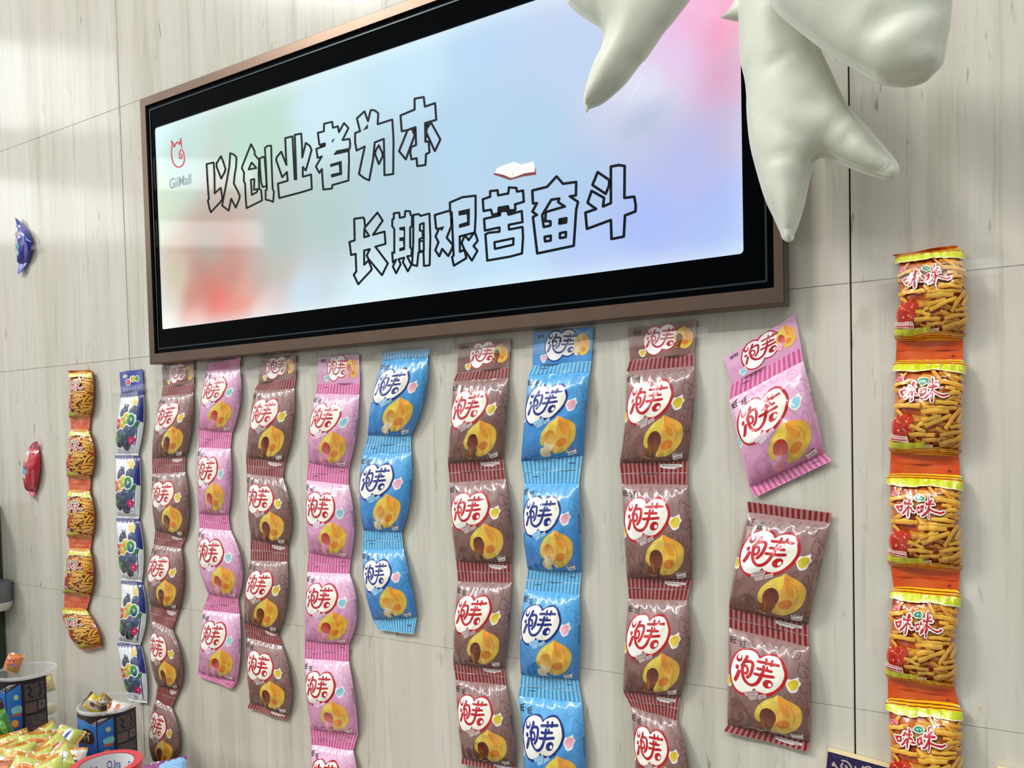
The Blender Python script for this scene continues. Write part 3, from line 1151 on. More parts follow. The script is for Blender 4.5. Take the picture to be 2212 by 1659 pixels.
# ---------------------------------------------------------------- strips of packets
G1 = 'strips of joined snack packets taped to the wall'
packet_strip('packet_strip', 'sticks', '''S 150 801 199 799
T 150 806 201 805
M 151 860 201 850
B 152 901 197 899
T 155 930 193 931
M 146 970 200 950
B 148 1028 197 1032
T 150 1060 195 1063
M 146 1108 202 1106
B 148 1157 200 1159
T 151 1187 196 1188
M 144 1235 201 1234
B 140 1279 197 1286
T 139 1314 188 1318
M 147 1364 207 1354
B 176 1400 220 1393
E 180 1406 221 1399''', 'narrow strip of orange fried-stick packets whose bottom packet curls to the right', G1, T=0.016)
packet_strip('packet_strip', 'plum', '''H 259 804 308 797
S 262 848 311 838
T 260 857 310 853
M 249 930 308 915
B 250 979 299 979
T 250 989 302 989
M 248 1045 302 1045
B 252 1114 301 1115
T 252 1125 301 1126
M 252 1180 307 1176
B 262 1248 307 1252
T 262 1260 308 1263
M 259 1313 314 1318
B 255 1383 304 1389
T 255 1394 305 1396
M 260 1450 314 1458
B 278 1509 318 1515
E 280 1513 319 1519''', 'slim strip of white and navy packets printed with dark plums', G1, T=0.014)
packet_strip('packet_strip', 'chocolate', '''H 350 792 420 781
S 353 834 420 829
T 349 856 417 848
M 333 921 414 915
B 329 990 401 987
T 330 1023 400 1019
M 327 1076 406 1068
B 336 1146 401 1162
T 333 1176 392 1184
M 316 1250 395 1250
B 327 1310 387 1318
T 329 1340 373 1361
M 323 1402 391 1421
B 341 1483 389 1489
T 337 1511 371 1529
M 321 1578 384 1562
B 330 1643 372 1657
E 336 1654 374 1668''', 'leftmost brown cream puff strip, twisting down between the plum strip and the pink strip', G1, T=0.018)
packet_strip('packet_strip', 'strawberry', '''S 446 787 521 772
T 447 801 518 795
M 431 872 517 872
B 430 929 502 934
T 430 966 498 969
M 426 1034 499 1034
B 430 1110 494 1112
T 432 1140 498 1146
M 428 1219 523 1232
B 451 1284 515 1293
T 439 1317 518 1326
M 431 1385 519 1385
B 428 1453 512 1473
E 427 1459 500 1488''', 'pink cream puff strip of four packets left of the short brown strip', G1, T=0.018)
packet_strip('packet_strip', 'chocolate', '''H 560 774 641 767
S 559 829 640 814
T 550 843 636 839
M 537 914 633 910
B 532 989 616 998
T 534 1023 611 1032
M 534 1096 626 1090
B 542 1165 622 1179
T 542 1210 621 1213
M 528 1282 620 1288
B 528 1345 602 1369
T 533 1377 609 1395
M 532 1453 625 1455
B 540 1518 624 1545
E 535 1529 618 1555''', 'brown cream puff strip of four packets hanging between the two pink strips', G1, T=0.018)
packet_strip('packet_strip', 'strawberry', '''H 687 772 776 765
S 687 828 778 828
T 683 850 776 852
M 668 926 770 934
B 667 1000 754 1012
T 663 1037 753 1047
M 661 1108 764 1114
B 667 1194 758 1207
T 664 1235 755 1239
M 659 1302 770 1302
B 659 1385 754 1391
T 659 1422 754 1429
M 662 1494 765 1496
B 671 1574 774 1586
T 674 1608 763 1621
M 672 1690 775 1695
B 675 1765 768 1775
E 676 1780 768 1790''', 'long pink cream puff strip running out of view below, left of the short blue strip', G1, T=0.021)
packet_strip('packet_strip', 'milk', '''S 825 761 930 753
T 827 778 924 771
M 805 853 917 858
B 795 941 888 942
T 784 981 888 976
M 775 1056 888 1056
B 786 1146 868 1150
T 784 1186 872 1186
M 788 1262 888 1260
B 806 1339 901 1333
E 820 1361 894 1370''', 'short light blue cream puff strip of only three packets, its lower end hanging free', G1, T=0.021)
packet_strip('packet_strip', 'chocolate', '''H 991 744 1104 732
S 988 806 1100 793
T 980 823 1098 815
M 974 907 1094 898
B 968 1002 1088 991
T 972 1042 1092 1034
M 975 1122 1104 1120
B 986 1212 1105 1217
T 990 1256 1105 1258
M 982 1350 1101 1347
B 980 1434 1090 1444
T 985 1468 1094 1480
M 991 1561 1108 1558
B 998 1637 1115 1656
E 997 1650 1116 1669''', 'brown cream puff strip hanging directly left of the long blue strip', G1)
packet_strip('packet_strip', 'milk', '''H 1153 718 1283 706
S 1151 790 1278 780
T 1142 810 1274 803
M 1134 897 1266 890
B 1126 997 1259 984
T 1134 1045 1251 1043
M 1132 1138 1255 1138
B 1141 1231 1256 1236
T 1135 1273 1252 1284
M 1125 1370 1254 1372
B 1126 1458 1249 1469
T 1120 1503 1257 1517
M 1131 1608 1264 1608
B 1128 1718 1266 1722
E 1128 1740 1266 1744''', 'long light blue cream puff strip with a top header, running out of view below', G1)
packet_strip('packet_strip', 'chocolate', '''H 1357 711 1506 692
S 1361 778 1500 764
T 1354 802 1500 789
M 1351 897 1497 893
B 1339 1001 1486 996
T 1344 1045 1485 1046
M 1348 1140 1494 1130
B 1355 1248 1495 1253
T 1359 1293 1484 1296
M 1350 1396 1491 1394
B 1347 1494 1470 1505
T 1364 1526 1462 1556
M 1371 1632 1486 1646
B 1375 1718 1480 1738
E 1376 1735 1480 1755''', 'longest brown cream puff strip, hanging directly right of the long blue strip', G1)
packet_strip('packet_strip', 'strawberry', '''H 1564 773 1718 678
S 1580 830 1731 750
T 1575 863 1735 779
M 1597 958 1762 884
B 1620 1053 1781 979
E 1632 1074 1797 995''', 'single pink cream puff packet tilted on the wall above a pair of brown packets', 'short packets right of the strips', T=0.027, cat='snack packet')
packet_strip('packet_strip', 'chocolate', '''S 1614 1083 1796 1108
T 1617 1106 1793 1129
M 1591 1210 1771 1236
B 1575 1314 1746 1349
T 1575 1355 1748 1397
M 1573 1460 1753 1490
B 1572 1565 1750 1603
E 1563 1579 1746 1624''', 'pair of joined brown cream puff packets stuck below the tilted pink packet', 'short packets right of the strips', T=0.028)
packet_strip('packet_strip', 'sticks', '''S 1928 552 2067 531
T 1939 557 2073 541
M 1942 645 2085 632
B 1937 731 2080 728
T 1935 785 2080 783
M 1933 878 2076 874
B 1925 973 2071 979
T 1922 1028 2074 1032
M 1925 1124 2071 1124
B 1923 1216 2074 1228
T 1931 1272 2071 1280
M 1922 1364 2062 1370
B 1918 1460 2061 1481
T 1918 1512 2072 1526
M 1924 1604 2075 1610
B 1922 1700 2070 1712
E 1922 1730 2070 1742''', 'wide strip of orange fried-stick packets at the right edge, its top lip folded open', G1, T=0.028)


def sachet(kind, txt, base, seal_col, spots, label, T, cat='sweet sachet'):
    R = dict(rows(txt))
    _seed[0] += 1
    sd = _seed[0]
    bagA, sealA = sachet_art(base, spots), sachet_seal(seal_col)
    org = at((R['E'][0] + R['E'][2]) / 2, R['E'][1], 0)
    root = tag(empty('sweet_sachet', org), label, cat)
    F, B = bag_grids(R['T'], R['M'], R['B'], bagA.nu, bagA.nv, T, sd, 1.3)
    b = printed_surface('packet', bagA, F, FILM, root, org, B)
    for a_, b_, dd in (('S', 'T', (0.008, 0.0045)), ('B', 'E', (0.0045, 0.009))):
        F, B = flat_grids(R[a_], R[b_], sealA.nu, sealA.nv, sd, dd[0], dd[1])
        printed_surface('seal_band', sealA, F, FILM, b, org, B)
    return root


sachet('s', 'S 33 470 43 478\nT 36 484 57 494\nM 37 535 66 520\nB 40 570 60 568\nE 38 592 46 588', (20, 34, 150), (70, 90, 190),
       [(0.2, 0.25, 0.2, 0.14, (190, 214, 226)), (0.3, 0.42, 0.14, 0.1, (200, 120, 100)), (0.25, 0.75, 0.2, 0.12, (176, 170, 150)), (0.3, 0.98, 0.24, 0.12, (70, 160, 160)),
        (0.34, 1.2, 0.16, 0.12, (200, 204, 206)), (0.86, 1.15, 0.08, 0.4, (130, 116, 190))],
       'small blue sweet sachet alone on the wall, above the red one', 0.016)
sachet('s', 'S 72 956 81 953\nT 63 968 84 972\nM 52 1015 84 1008\nB 57 1060 77 1063\nE 66 1073 72 1075', (186, 14, 40), (216, 90, 120),
       [(0.22, 0.2, 0.2, 0.14, (210, 220, 226)), (0.3, 0.36, 0.2, 0.14, (216, 170, 120)), (0.26, 0.72, 0.24, 0.12, (20, 40, 110)), (0.34, 0.84, 0.26, 0.1, (80, 170, 200)),
        (0.3, 1.02, 0.16, 0.1, (210, 210, 206)), (0.16, 1.2, 0.14, 0.1, (30, 24, 30)), (0.86, 1.1, 0.07, 0.4, (206, 80, 90))],
       'small dark red sweet sachet alone on the wall, below the blue one', 0.016)

# ---------------------------------------------------------------- illuminated sign
BRONZE = plain('brushed_bronze', (112, 93, 80), 0.3, metal=0.85, noise_amt=0.12, noise_scale=25)
BLACKG = plain('black_glass_border', (2, 3, 5), 0.05, spec=0.03, noise_amt=0.0)
CHROME = plain('grey_inner_bead', (44, 54, 58), 0.25, metal=0.6)
DF, DG = 0.030, 0.026       # frame front and glass front, from the wall
fo = dict(l=-1.395, r=-0.188, b=1.650, t=2.184)      # outer edge of the frame face (solved below from the photo's corners)
_bl, _br = at(323, 786, DF), at(1696, 657, DF)
_tl = at(300, 214, DF)
fo = dict(l=(_bl[0] + _tl[0]) / 2, r=_br[0], b=(_bl[2] + _br[2]) / 2, t=_tl[2])
_s = [at(327, 278, DG), at(353, 714, DG), at(1607, 543, DG), at(1597, 2, DG)]
sc_ = dict(l=(_s[0][0] + _s[1][0]) / 2, r=(_s[2][0] + _s[3][0]) / 2, b=(_s[1][2] + _s[2][2]) / 2, t=_s[0][2])
_in = [at(330, 762, DF), at(1672, 621, DF), at(305, 232, DF)]
fi = dict(l=at(331, 690, DF)[0], r=_in[1][0], b=_in[1][2], t=_in[2][2])
sign_o = np.array([(fo['l'] + fo['r']) / 2, 0, fo['b']])
sign = tag(empty('light_box_sign', sign_o), 'long illuminated white sign with outlined black characters in a bronze frame', 'sign')


def rail(a, b, c, d, name='frame_rail'):
    """mitred frame side: a,b outer corners, c,d inner corners (x,z)"""
    v = []
    for (x, z), y in ((a, 0), (b, 0), (b, DF - 0.002), (a, DF - 0.002)):
        v.append((x, -y, z))
    ins = 0.002
    cx, cz = (fo['l'] + fo['r']) / 2, (fo['b'] + fo['t']) / 2
    for (x, z) in (a, b):
        v.append((x + ins * (1 if x < cx else -1), -DF, z + ins * (1 if z < cz else -1)))
    for (x, z), y in ((c, DF), (d, DF), (c, DG - 0.006), (d, DG - 0.006)):
        v.append((x, -y, z))
    f = [(0, 1, 2, 3), (3, 2, 5, 4), (4, 5, 7, 6), (6, 7, 9, 8), (0, 3, 4, 6, 8), (1, 9, 7, 5, 2)]
    o = mesh_obj(name, v, f, BRONZE, sign, sign_o)
    bm = bmesh.new()
    bm.from_mesh(o.data)
    bmesh.ops.recalc_face_normals(bm, faces=bm.faces)
    bm.to_mesh(o.data)
    bm.free()
    return o


O = [(fo['l'], fo['b']), (fo['r'], fo['b']), (fo['r'], fo['t']), (fo['l'], fo['t'])]
I = [(fi['l'], fi['b']), (fi['r'], fi['b']), (fi['r'], fi['t']), (fi['l'], fi['t'])]
for k in range(4):
    rail(O[k], O[(k + 1) % 4], I[k], I[(k + 1) % 4])
# black glass border: a sheet with a rounded opening
rr_ = 0.006


def rounded(l, r, b, t, q, n=5):
    out = []
    for cx, cz, a0 in ((r - q, t - q, 0), (l + q, t - q, 90), (l + q, b + q, 180), (r - q, b + q, 270)):
        for k in range(n + 1):
            a = math.radians(a0 + 90 * k / n)
            out.append((cx + q * math.cos(a), cz + q * math.sin(a)))
    return out


def ring_mesh(outer, inner, y0, y1):
    n = len(outer)
    v = [(x, -y1, z) for x, z in outer] + [(x, -y1, z) for x, z in inner] + [(x, -y0, z) for x, z in outer] + [(x, -y0, z) for x, z in inner]
    f = []
    for k in range(n):
        j = (k + 1) % n
        f += [(k, j, n + j, n + k), (n + k, n + j, 3 * n + j, 3 * n + k), (2 * n + k, k + 3 * n, j + 3 * n, j + 2 * n), (k, 2 * n + k, 2 * n + j, j)]
    return v, [q[::-1] for q in f]


def fixed(o):
    bm = bmesh.new()
    bm.from_mesh(o.data)
    bmesh.ops.recalc_face_normals(bm, faces=bm.faces)
    bm.to_mesh(o.data)
    bm.free()
    return o


e = 0.0005
v, f = ring_mesh(rounded(fi['l'] + e, fi['r'] - e, fi['b'] + e, fi['t'] - e, 0.001), rounded(sc_['l'], sc_['r'], sc_['b'], sc_['t'], 0.005), DG - 0.005, DG)
fixed(mesh_obj('glass_border', v, f, BLACKG, sign, sign_o))
v, f = ring_mesh(rounded(fi['l'] + 0.008, fi['r'] - 0.008, fi['b'] + 0.008, fi['t'] - 0.008, 0.001),
                 rounded(fi['l'] + 0.0105, fi['r'] - 0.0105, fi['b'] + 0.0105, fi['t'] - 0.0105, 0.001), DG - 0.001, DG + 0.0014)
fixed(mesh_obj('bead', v, f, CHROME, sign, sign_o))
v, f = box_mesh(fi['l'], fi['r'], -(DG - 0.007), -0.002, fi['b'], fi['t'])
mesh_obj('back_plate', v, f, BLACKG, sign, sign_o)

# lit face: uneven backlight of a translucent print (red and pink corners are set in the emission colour)
GLOW = [(335, 290, 215, 250, 250), (345, 420, 212, 228, 200), (380, 350, 195, 226, 222), (560, 300, 188, 224, 205), (700, 250, 205, 236, 246), (900, 130, 198, 232, 251),
        (1030, 60, 186, 216, 246), (1000, 300, 180, 215, 240), (1150, 300, 178, 213, 236), (700, 470, 180, 206, 205), (600, 520, 176, 196, 190), (450, 540, 176, 166, 152),
        (450, 620, 208, 118, 102), (480, 670, 244, 128, 112), (380, 600, 206, 198, 172), (362, 692, 255, 250, 244), (560, 680, 244, 222, 212), (650, 640, 202, 226, 241),
        (800, 660, 214, 241, 252), (1100, 600, 192, 226, 251), (1300, 580, 182, 204, 252), (1400, 480, 172, 192, 251), (1590, 500, 172, 197, 253), (1590, 420, 171, 191, 251),
        (1500, 350, 186, 192, 241), (1400, 250, 187, 197, 227), (1590, 300, 197, 187, 222), (1590, 150, 224, 162, 198), (1580, 50, 252, 160, 192), (1520, 20, 251, 188, 225),
        (1450, 130, 236, 206, 241), (1400, 190, 231, 236, 251), (600, 590, 192, 192, 182), (1250, 100, 190, 214, 244), (1250, 420, 176, 206, 240), (850, 400, 180, 210, 224),
        (1590, -60, 253, 150, 184), (1300, -60, 205, 216, 246), (530, 630, 226, 168, 150), (420, 690, 250, 196, 184), (415, 645, 204, 128, 114), (500, 600, 196, 138, 124), (525, 662, 240, 134, 118), (440, 585, 186, 140, 126), (470, 645, 232, 108, 94), (560, 600, 190, 176, 166), (590, 655, 226, 206, 206), (370, 650, 220, 214, 196), (1400, -60, 240, 196, 230)]
gp = np.array([[*at(g[0], g[1], DG - 0.003)[[0, 2]]] for g in GLOW])
gc = np.array([lin(g[2:]) for g in GLOW])
NXG, NZG = 90, 32
Vg, Cg, Fg = [], [], []
for j in range(NZG + 1):
    for i in range(NXG + 1):
        x = sc_['l'] - 0.003 + (sc_['r'] - sc_['l'] + 0.006) * i / NXG
        z = sc_['b'] - 0.003 + (sc_['t'] - sc_['b'] + 0.006) * j / NZG
        d2 = ((gp[:, 0] - x) ** 2 + (gp[:, 1] - z) ** 2) + 7e-4
        w = d2 ** -2.0
        c = (gc * w[:, None]).sum(0) / w.sum()
        ed = min(x - sc_['l'], sc_['r'] - x) / 0.016, min(z - sc_['b'], sc_['t'] - z) / 0.012
        k = math.exp(-max(0, ed[1]) ** 1.2) * 0.55 + math.exp(-max(0, ed[0]) ** 1.2) * 0.25
        Cg.append(c + (np.array([0.85, 0.98, 1.0]) - c) * min(0.6, k))
        Vg.append((x, -(DG - 0.003), z))
for j in range(NZG):
    for i in range(NXG):
        a = j * (NXG + 1) + i
        Fg.append((a, a + 1, a + NXG + 2, a + NXG + 1))
LIT, nt, p = new_mat('lit_translucent_face')
a_ = nt.nodes.new('ShaderNodeAttribute')
a_.attribute_name = 'ink'
p.inputs['Base Color'].default_value = (0.02, 0.02, 0.02, 1)
p.inputs['Roughness'].default_value = 0.07
p.inputs['Specular IOR Level'].default_value = 0.5
nt.links.new(a_.outputs['Color'], p.inputs['Emission Color'])
p.inputs['Emission Strength'].default_value = 1.24
panel = mesh_obj('light_panel', Vg, Fg, LIT, sign, sign_o)
at_ = panel.data.attributes.new('ink', 'FLOAT_COLOR', 'POINT')
at_.data.foreach_set('color', np.concatenate([np.array(Cg), np.ones((len(Cg), 1))], 1).astype(np.float32).ravel())

INKB = plain('black_sign_ink', (6, 16, 22), 0.4, spec=0.1, noise_amt=0.0)
INKR = plain('red_sign_ink', (190, 22, 40), 0.4, noise_amt=0.0, emit=0.35)
INKG = plain('grey_sign_ink', (124, 140, 146), 0.4, noise_amt=0.0, emit=0.3)
LD = DG - 0.0024


class PixShape:
    """flat lettering traced from the sign, laid on the lit face"""

    def __init__(self):
        self.v, self.f, self.k = [], [], 0

    def add(self, pts):
        o = len(self.v)
        for x, y in pts:
            q = at(x, y, LD)
            self.v.append((q[0], -(LD + 1e-6 * (self.k % 7)), q[2]))
        self.k += 1
        self.f.append(tuple(range(o, o + len(pts)))[::-1])

    def stroke(self, pts, w, closed=True):
        n = len(pts)
        for k in range(n if closed else n - 1):
            (x0, y0), (x1, y1) = pts[k], pts[(k + 1) % n]
            L = math.hypot(x1 - x0, y1 - y0) or 1
            nx, ny = -(y1 - y0) / L * w / 2, (x1 - x0) / L * w / 2
            self.add([(x0 + nx, y0 + ny), (x1 + nx, y1 + ny), (x1 - nx, y1 - ny), (x0 - nx, y0 - ny)])
        for x, y in pts:
            self.add([(x + w / 2 * math.cos(2 * PI * i / 8), y + w / 2 * math.sin(2 * PI * i / 8)) for i in range(8)])

    def fill(self, pts):
        for t in tessellate_polygon([[Vector((x, y, 0)) for x, y in pts]]):
            self.add([pts[k] for k in t])

    def build(self, name, mat, parent):
        o = mesh_obj(name, self.v, self.f, mat, parent, sign_o)
        bm = bmesh.new()
        bm.from_mesh(o.data)
        for fc in bm.faces:
            fc.normal_update()
            if fc.normal.y > 0:
                fc.normal_flip()
        bm.to_mesh(o.data)
        bm.free()
        return o


def P(txt, ox, oy, s):
    n = [float(x) for x in txt.replace(',', ' ').split()]
    return [(ox + n[k] / s, oy + n[k + 1] / s) for k in range(0, len(n), 2)]


Z = {1: (430, 300, 9.217), 2: (590, 250, 9.217), 3: (750, 200, 7.9), 4: (740, 450, 9.757), 5: (930, 410, 8.732), 6: (1130, 340, 7.542)}
CH = [
    (1, 3.4, ['150,500 290,470 305,700 310,1085 430,975 465,1180 440,1240 235,1460 205,1380 175,1230 195,1190 185,1080 165,800', '435,345 480,450 525,600 515,650 440,790 350,560 345,490',
              '620,285 690,310 745,365 735,560 710,700 690,890 760,1020 810,1130 800,1200 730,1370 640,1190 590,1430 460,1330 470,1260 530,950 600,560'], []),
    (1, 3.4, ['1035,105 1105,240 1105,310 1195,420 1185,700 1200,1000 1235,1020 1255,1225 945,1380 930,1200 915,890 890,840 895,670 850,580 865,530', '1045,470 1140,580 985,610',
              '1030,815 1100,800 1092,1012 1170,998 1150,1060 1050,1115', '1205,390 1280,355 1305,380 1330,700 1345,940 1265,960 1235,860 1215,600',
              '1310,180 1360,140 1435,135 1445,500 1465,1000 1490,1050 1475,1255 1400,1225 1325,1210 1325,1020 1350,1010 1335,600'], []),
    (2, 3.6, ['240,445 385,410 400,700 430,1265 460,1265 450,900 430,380 560,355 575,600 580,830 650,540 730,600 765,680 700,920 650,1090 590,1020 590,1215 755,1170 770,1460 540,1530 120,1640 95,1350 290,1295 275,1120 180,1225 60,880 70,830 160,715 265,980 255,800'], []),
    (2, 3.6, ['1015,160 1175,120 1190,240 1290,210 1310,330 1410,145 1500,245 1380,485 1520,460 1535,560 1525,650 1505,680 1510,900 1500,1290 1180,1380 1170,1450 1000,1470 985,1300 970,1060 920,1140 850,1010 970,810 885,840 860,660 1030,600 1030,550 920,580 890,340 1010,310'],
     ['925,570 1035,530 1045,605 925,625', '1200,770 1260,690 1510,640 1505,720 1215,785', '1165,490 1235,440 1175,550', '1130,965 1365,895 1375,1175 1160,1235 1145,1165 1320,1125 1305,975 1140,1025']),
    (3, 3.8, ['295,320 355,490 400,300 460,300 530,350 520,540 770,460 790,800 785,1390 635,1410 632,1100 625,790 470,850 440,1150 375,1500 290,1460 200,1390 250,1150 300,920 160,990 135,850 135,690 220,660 165,440', '540,900 600,1030 605,1090 540,1220 475,1050 485,990'],
     ['262,650 355,530 355,612']),
    (3, 4.0, ['1150,105 1305,75 1325,240 1500,180 1520,465 1330,520 1335,840 1390,830 1405,1020 1345,1050 1335,1235 1195,1255 1185,1120 1095,1140 1075,1010 1090,930 1175,895 1165,590 1030,640 930,660 910,390 1150,290',
              '1030,640 885,1000 1000,1140 1150,730 1105,610', '1430,510 1590,800 1495,1000 1350,680 1355,620'], ['1100,605 1170,580 1175,850 1150,730', '1318,535 1350,640 1370,760 1330,845', '1330,520 1440,490 1355,620']),
    (4, 3.8, ['245,220 440,195 460,240 475,400 735,90 845,260 640,560 885,490 905,750 690,810 955,1160 830,1410 540,1060 510,990 575,860 455,890 455,1190 545,1100 615,1270 600,1310 330,1600 235,1400 290,1330 275,960 180,985 145,710 255,675',
              '460,430 560,580 455,610'], []),
    (4, 3.8, ['1080,105 1195,90 1205,200 1310,180 1320,60 1420,60 1435,140 1465,170 1460,380 1425,400 1425,820 1460,870 1450,1000 1360,1010 1450,1190 1375,1330 1270,1130 1300,1040 1180,1070 1225,1180 1130,1370 1060,1230 1130,1080 1060,1140 1045,930 1090,940 1090,440 1045,370 1050,230 1080,220',
              '1490,140 1610,120 1640,160 1830,110 1850,600 1835,1200 1715,1215 1705,910 1600,930 1570,1215 1465,1190 1490,700', '1630,340 1710,310 1712,895 1620,905 1618,650 1690,620 1690,480 1628,470', '1620,690 1705,690'],
     ['1195,400 1320,380 1320,880 1195,910 1195,840 1285,810 1270,690 1195,690 1195,620 1290,600 1285,470 1195,460']),
    (5, 4.2, ['80,475 370,390 390,520 395,680 305,905 420,1040 405,1110 335,1250 220,1115 165,1255 90,1140 150,990 95,880 150,750 105,730',
              '365,240 600,140 850,110 850,500 835,800 890,960 810,1060 885,1150 780,1335 640,1130 675,1290 440,1430 405,1270 435,1240 420,900 400,430 370,400',
              '550,880 820,810 720,950 650,860 585,1000 640,1130 555,1170'],
     ['130,715 265,685 215,780', '525,400 745,350 740,670 535,725 535,650 690,600 680,465 530,490']),
    (5, 4.4, ['1125,25 1265,10 1275,105 1465,70 1480,-45 1620,-35 1630,35 1745,15 1760,225 1595,275 1600,380 1480,390 1460,310 1285,340 1280,450 1165,470 1140,375 1000,400 985,180 1125,130',
              '1010,550 1310,480 1320,400 1450,400 1470,470 1720,400 1735,610 1475,660 1480,750 1735,700 1745,900 1725,1200 1500,1260 1070,1335 1035,840 1100,810 1300,790 1300,710 1025,770', '1205,990 1565,915 1560,1035 1215,1115'],
     ['1280,340 1465,310 1475,400 1310,400', '1310,400 1300,510 1160,520 1170,465 1280,450', '1470,395 1600,385 1615,420 1470,475']),
    (6, 4.8, ['545,310 650,430 865,400 860,620 760,635 895,725 865,850 825,1440 230,1565 160,970 225,935 150,885 225,745 160,750 150,540 390,480', '460,690 590,670 570,730 680,800 370,890 360,1040 445,1040 445,1110 335,1135 310,940',
              '595,1010 705,990 700,1060 590,1080', '350,1295 450,1275 450,1355 358,1370', '600,1235 698,1215 695,1300 600,1315'], ['595,1010 705,990 700,1060 590,1080']),
    (6, 5.0, ['1430,150 1560,125 1655,140 1650,660 1810,640 1835,780 1830,880 1660,945 1640,1290 1440,1330 1430,1020 1040,1165 1015,900 1190,840 1050,740 1115,545 1320,660 1300,800 1430,745', '1215,240 1405,370 1400,460 1345,595 1130,450'], []),
]
for zi, w, lines, fills in CH:
    s = PixShape()
    for L in lines:
        s.stroke(P(L, *Z[zi]), w * 1.22)
    for L in fills:
        s.fill(P(L, *Z[zi]))
    s.build('character', INKB, panel)
lg = (350, 290, 12.77)
s = PixShape()
s.stroke(catmull(P('545,385 535,260 517,120', *lg), 3, False), 2.2, False)
s.stroke(catmull(P('517,120 500,220 488,285 430,212 380,260 338,345 300,250 262,185', *lg), 3, False), 2.8, False)
s.stroke(catmull(P('262,185 280,280 265,420 263,560 280,700 340,840 430,905 530,880 600,780 615,650 590,500 545,430 500,460 478,560 490,650 520,672 548,620 540,545', *lg), 4, False), 3.0, False)
tag(s.build('logo', INKR, panel), 'red cat-outline logo at upper left')
s = PixShape()
gv, gf = glyphs('GiiMall', 0.01)
tl, tr, bl, br = [np.array(p_, float) for p_ in ((365.5, 386), (412.5, 374.5), (366, 408.5), (412.5, 397))]
gq = [tuple((tl * (1 - x) + tr * x) * y + (bl * (1 - x) + br * x) * (1 - y)) for x, y in gv]
for f in gf:
    s.fill([gq[k] for k in f])
tag(s.build('logo_name', INKG, panel), 'grey lettering under the logo')
BOOKW = plain('printed_book_page', (226, 230, 214), 0.4, noise_amt=0.0, emit=0.45)
BOOKR = plain('printed_book_cover', (120, 16, 30), 0.4, noise_amt=0.0)
bk = (980, 0, 3.073)
s = PixShape()
s.fill(P('262,1158 300,1120 400,1140 440,1120 545,1120 548,1160 460,1172 375,1196', *bk))
bc = s.build('book_picture', BOOKR, panel)
LD += 0.0002
s = PixShape()
s.fill(P('285,1118 330,1098 400,1075 445,1092 400,1130 383,1182 330,1160 275,1148', *bk))
s.fill(P('385,1182 402,1132 450,1092 530,1072 540,1140 470,1150', *bk))
s.build('page', BOOKW, bc)
LD -= 0.0002

# ---------------------------------------------------------------- inflated balloons
BALL, nt, p = new_mat('pale_latex_film')
n_ = nt.nodes.new('ShaderNodeTexNoise')
n_.inputs['Scale'].default_value = 14
g_ = nt.nodes.new('ShaderNodeNewGeometry')
nt.links.new(g_.outputs['Position'], n_.inputs['Vector'])
r_ = nt.nodes.new('ShaderNodeValToRGB')
r_.color_ramp.elements[0].color = lin((204, 208, 190)) + (1,)
r_.color_ramp.elements[1].color = lin((218, 222, 204)) + (1,)
nt.links.new(n_.outputs['Fac'], r_.inputs[0])
nt.links.new(r_.outputs[0], p.inputs['Base Color'])
p.inputs['Roughness'].default_value = 0.5
p.inputs['Specular IOR Level'].default_value = 0.35
p.inputs['Subsurface Weight'].default_value = 0.35
p.inputs['Subsurface Radius'].default_value = (0.02, 0.02, 0.014)
p.inputs['Subsurface Scale'].default_value = 0.5
bn = nt.nodes.new('ShaderNodeBump')
bn.inputs['Strength'].default_value = 0.12
bn.inputs['Distance'].default_value = 0.01
n2 = nt.nodes.new('ShaderNodeTexNoise')
n2.inputs['Scale'].default_value = 22
n2.inputs['Detail'].default_value = 2
nt.links.new(g_.outputs['Position'], n2.inputs['Vector'])
nt.links.new(n2.outputs['Fac'], bn.inputs['Height'])
nt.links.new(bn.outputs['Normal'], p.inputs['Normal'])


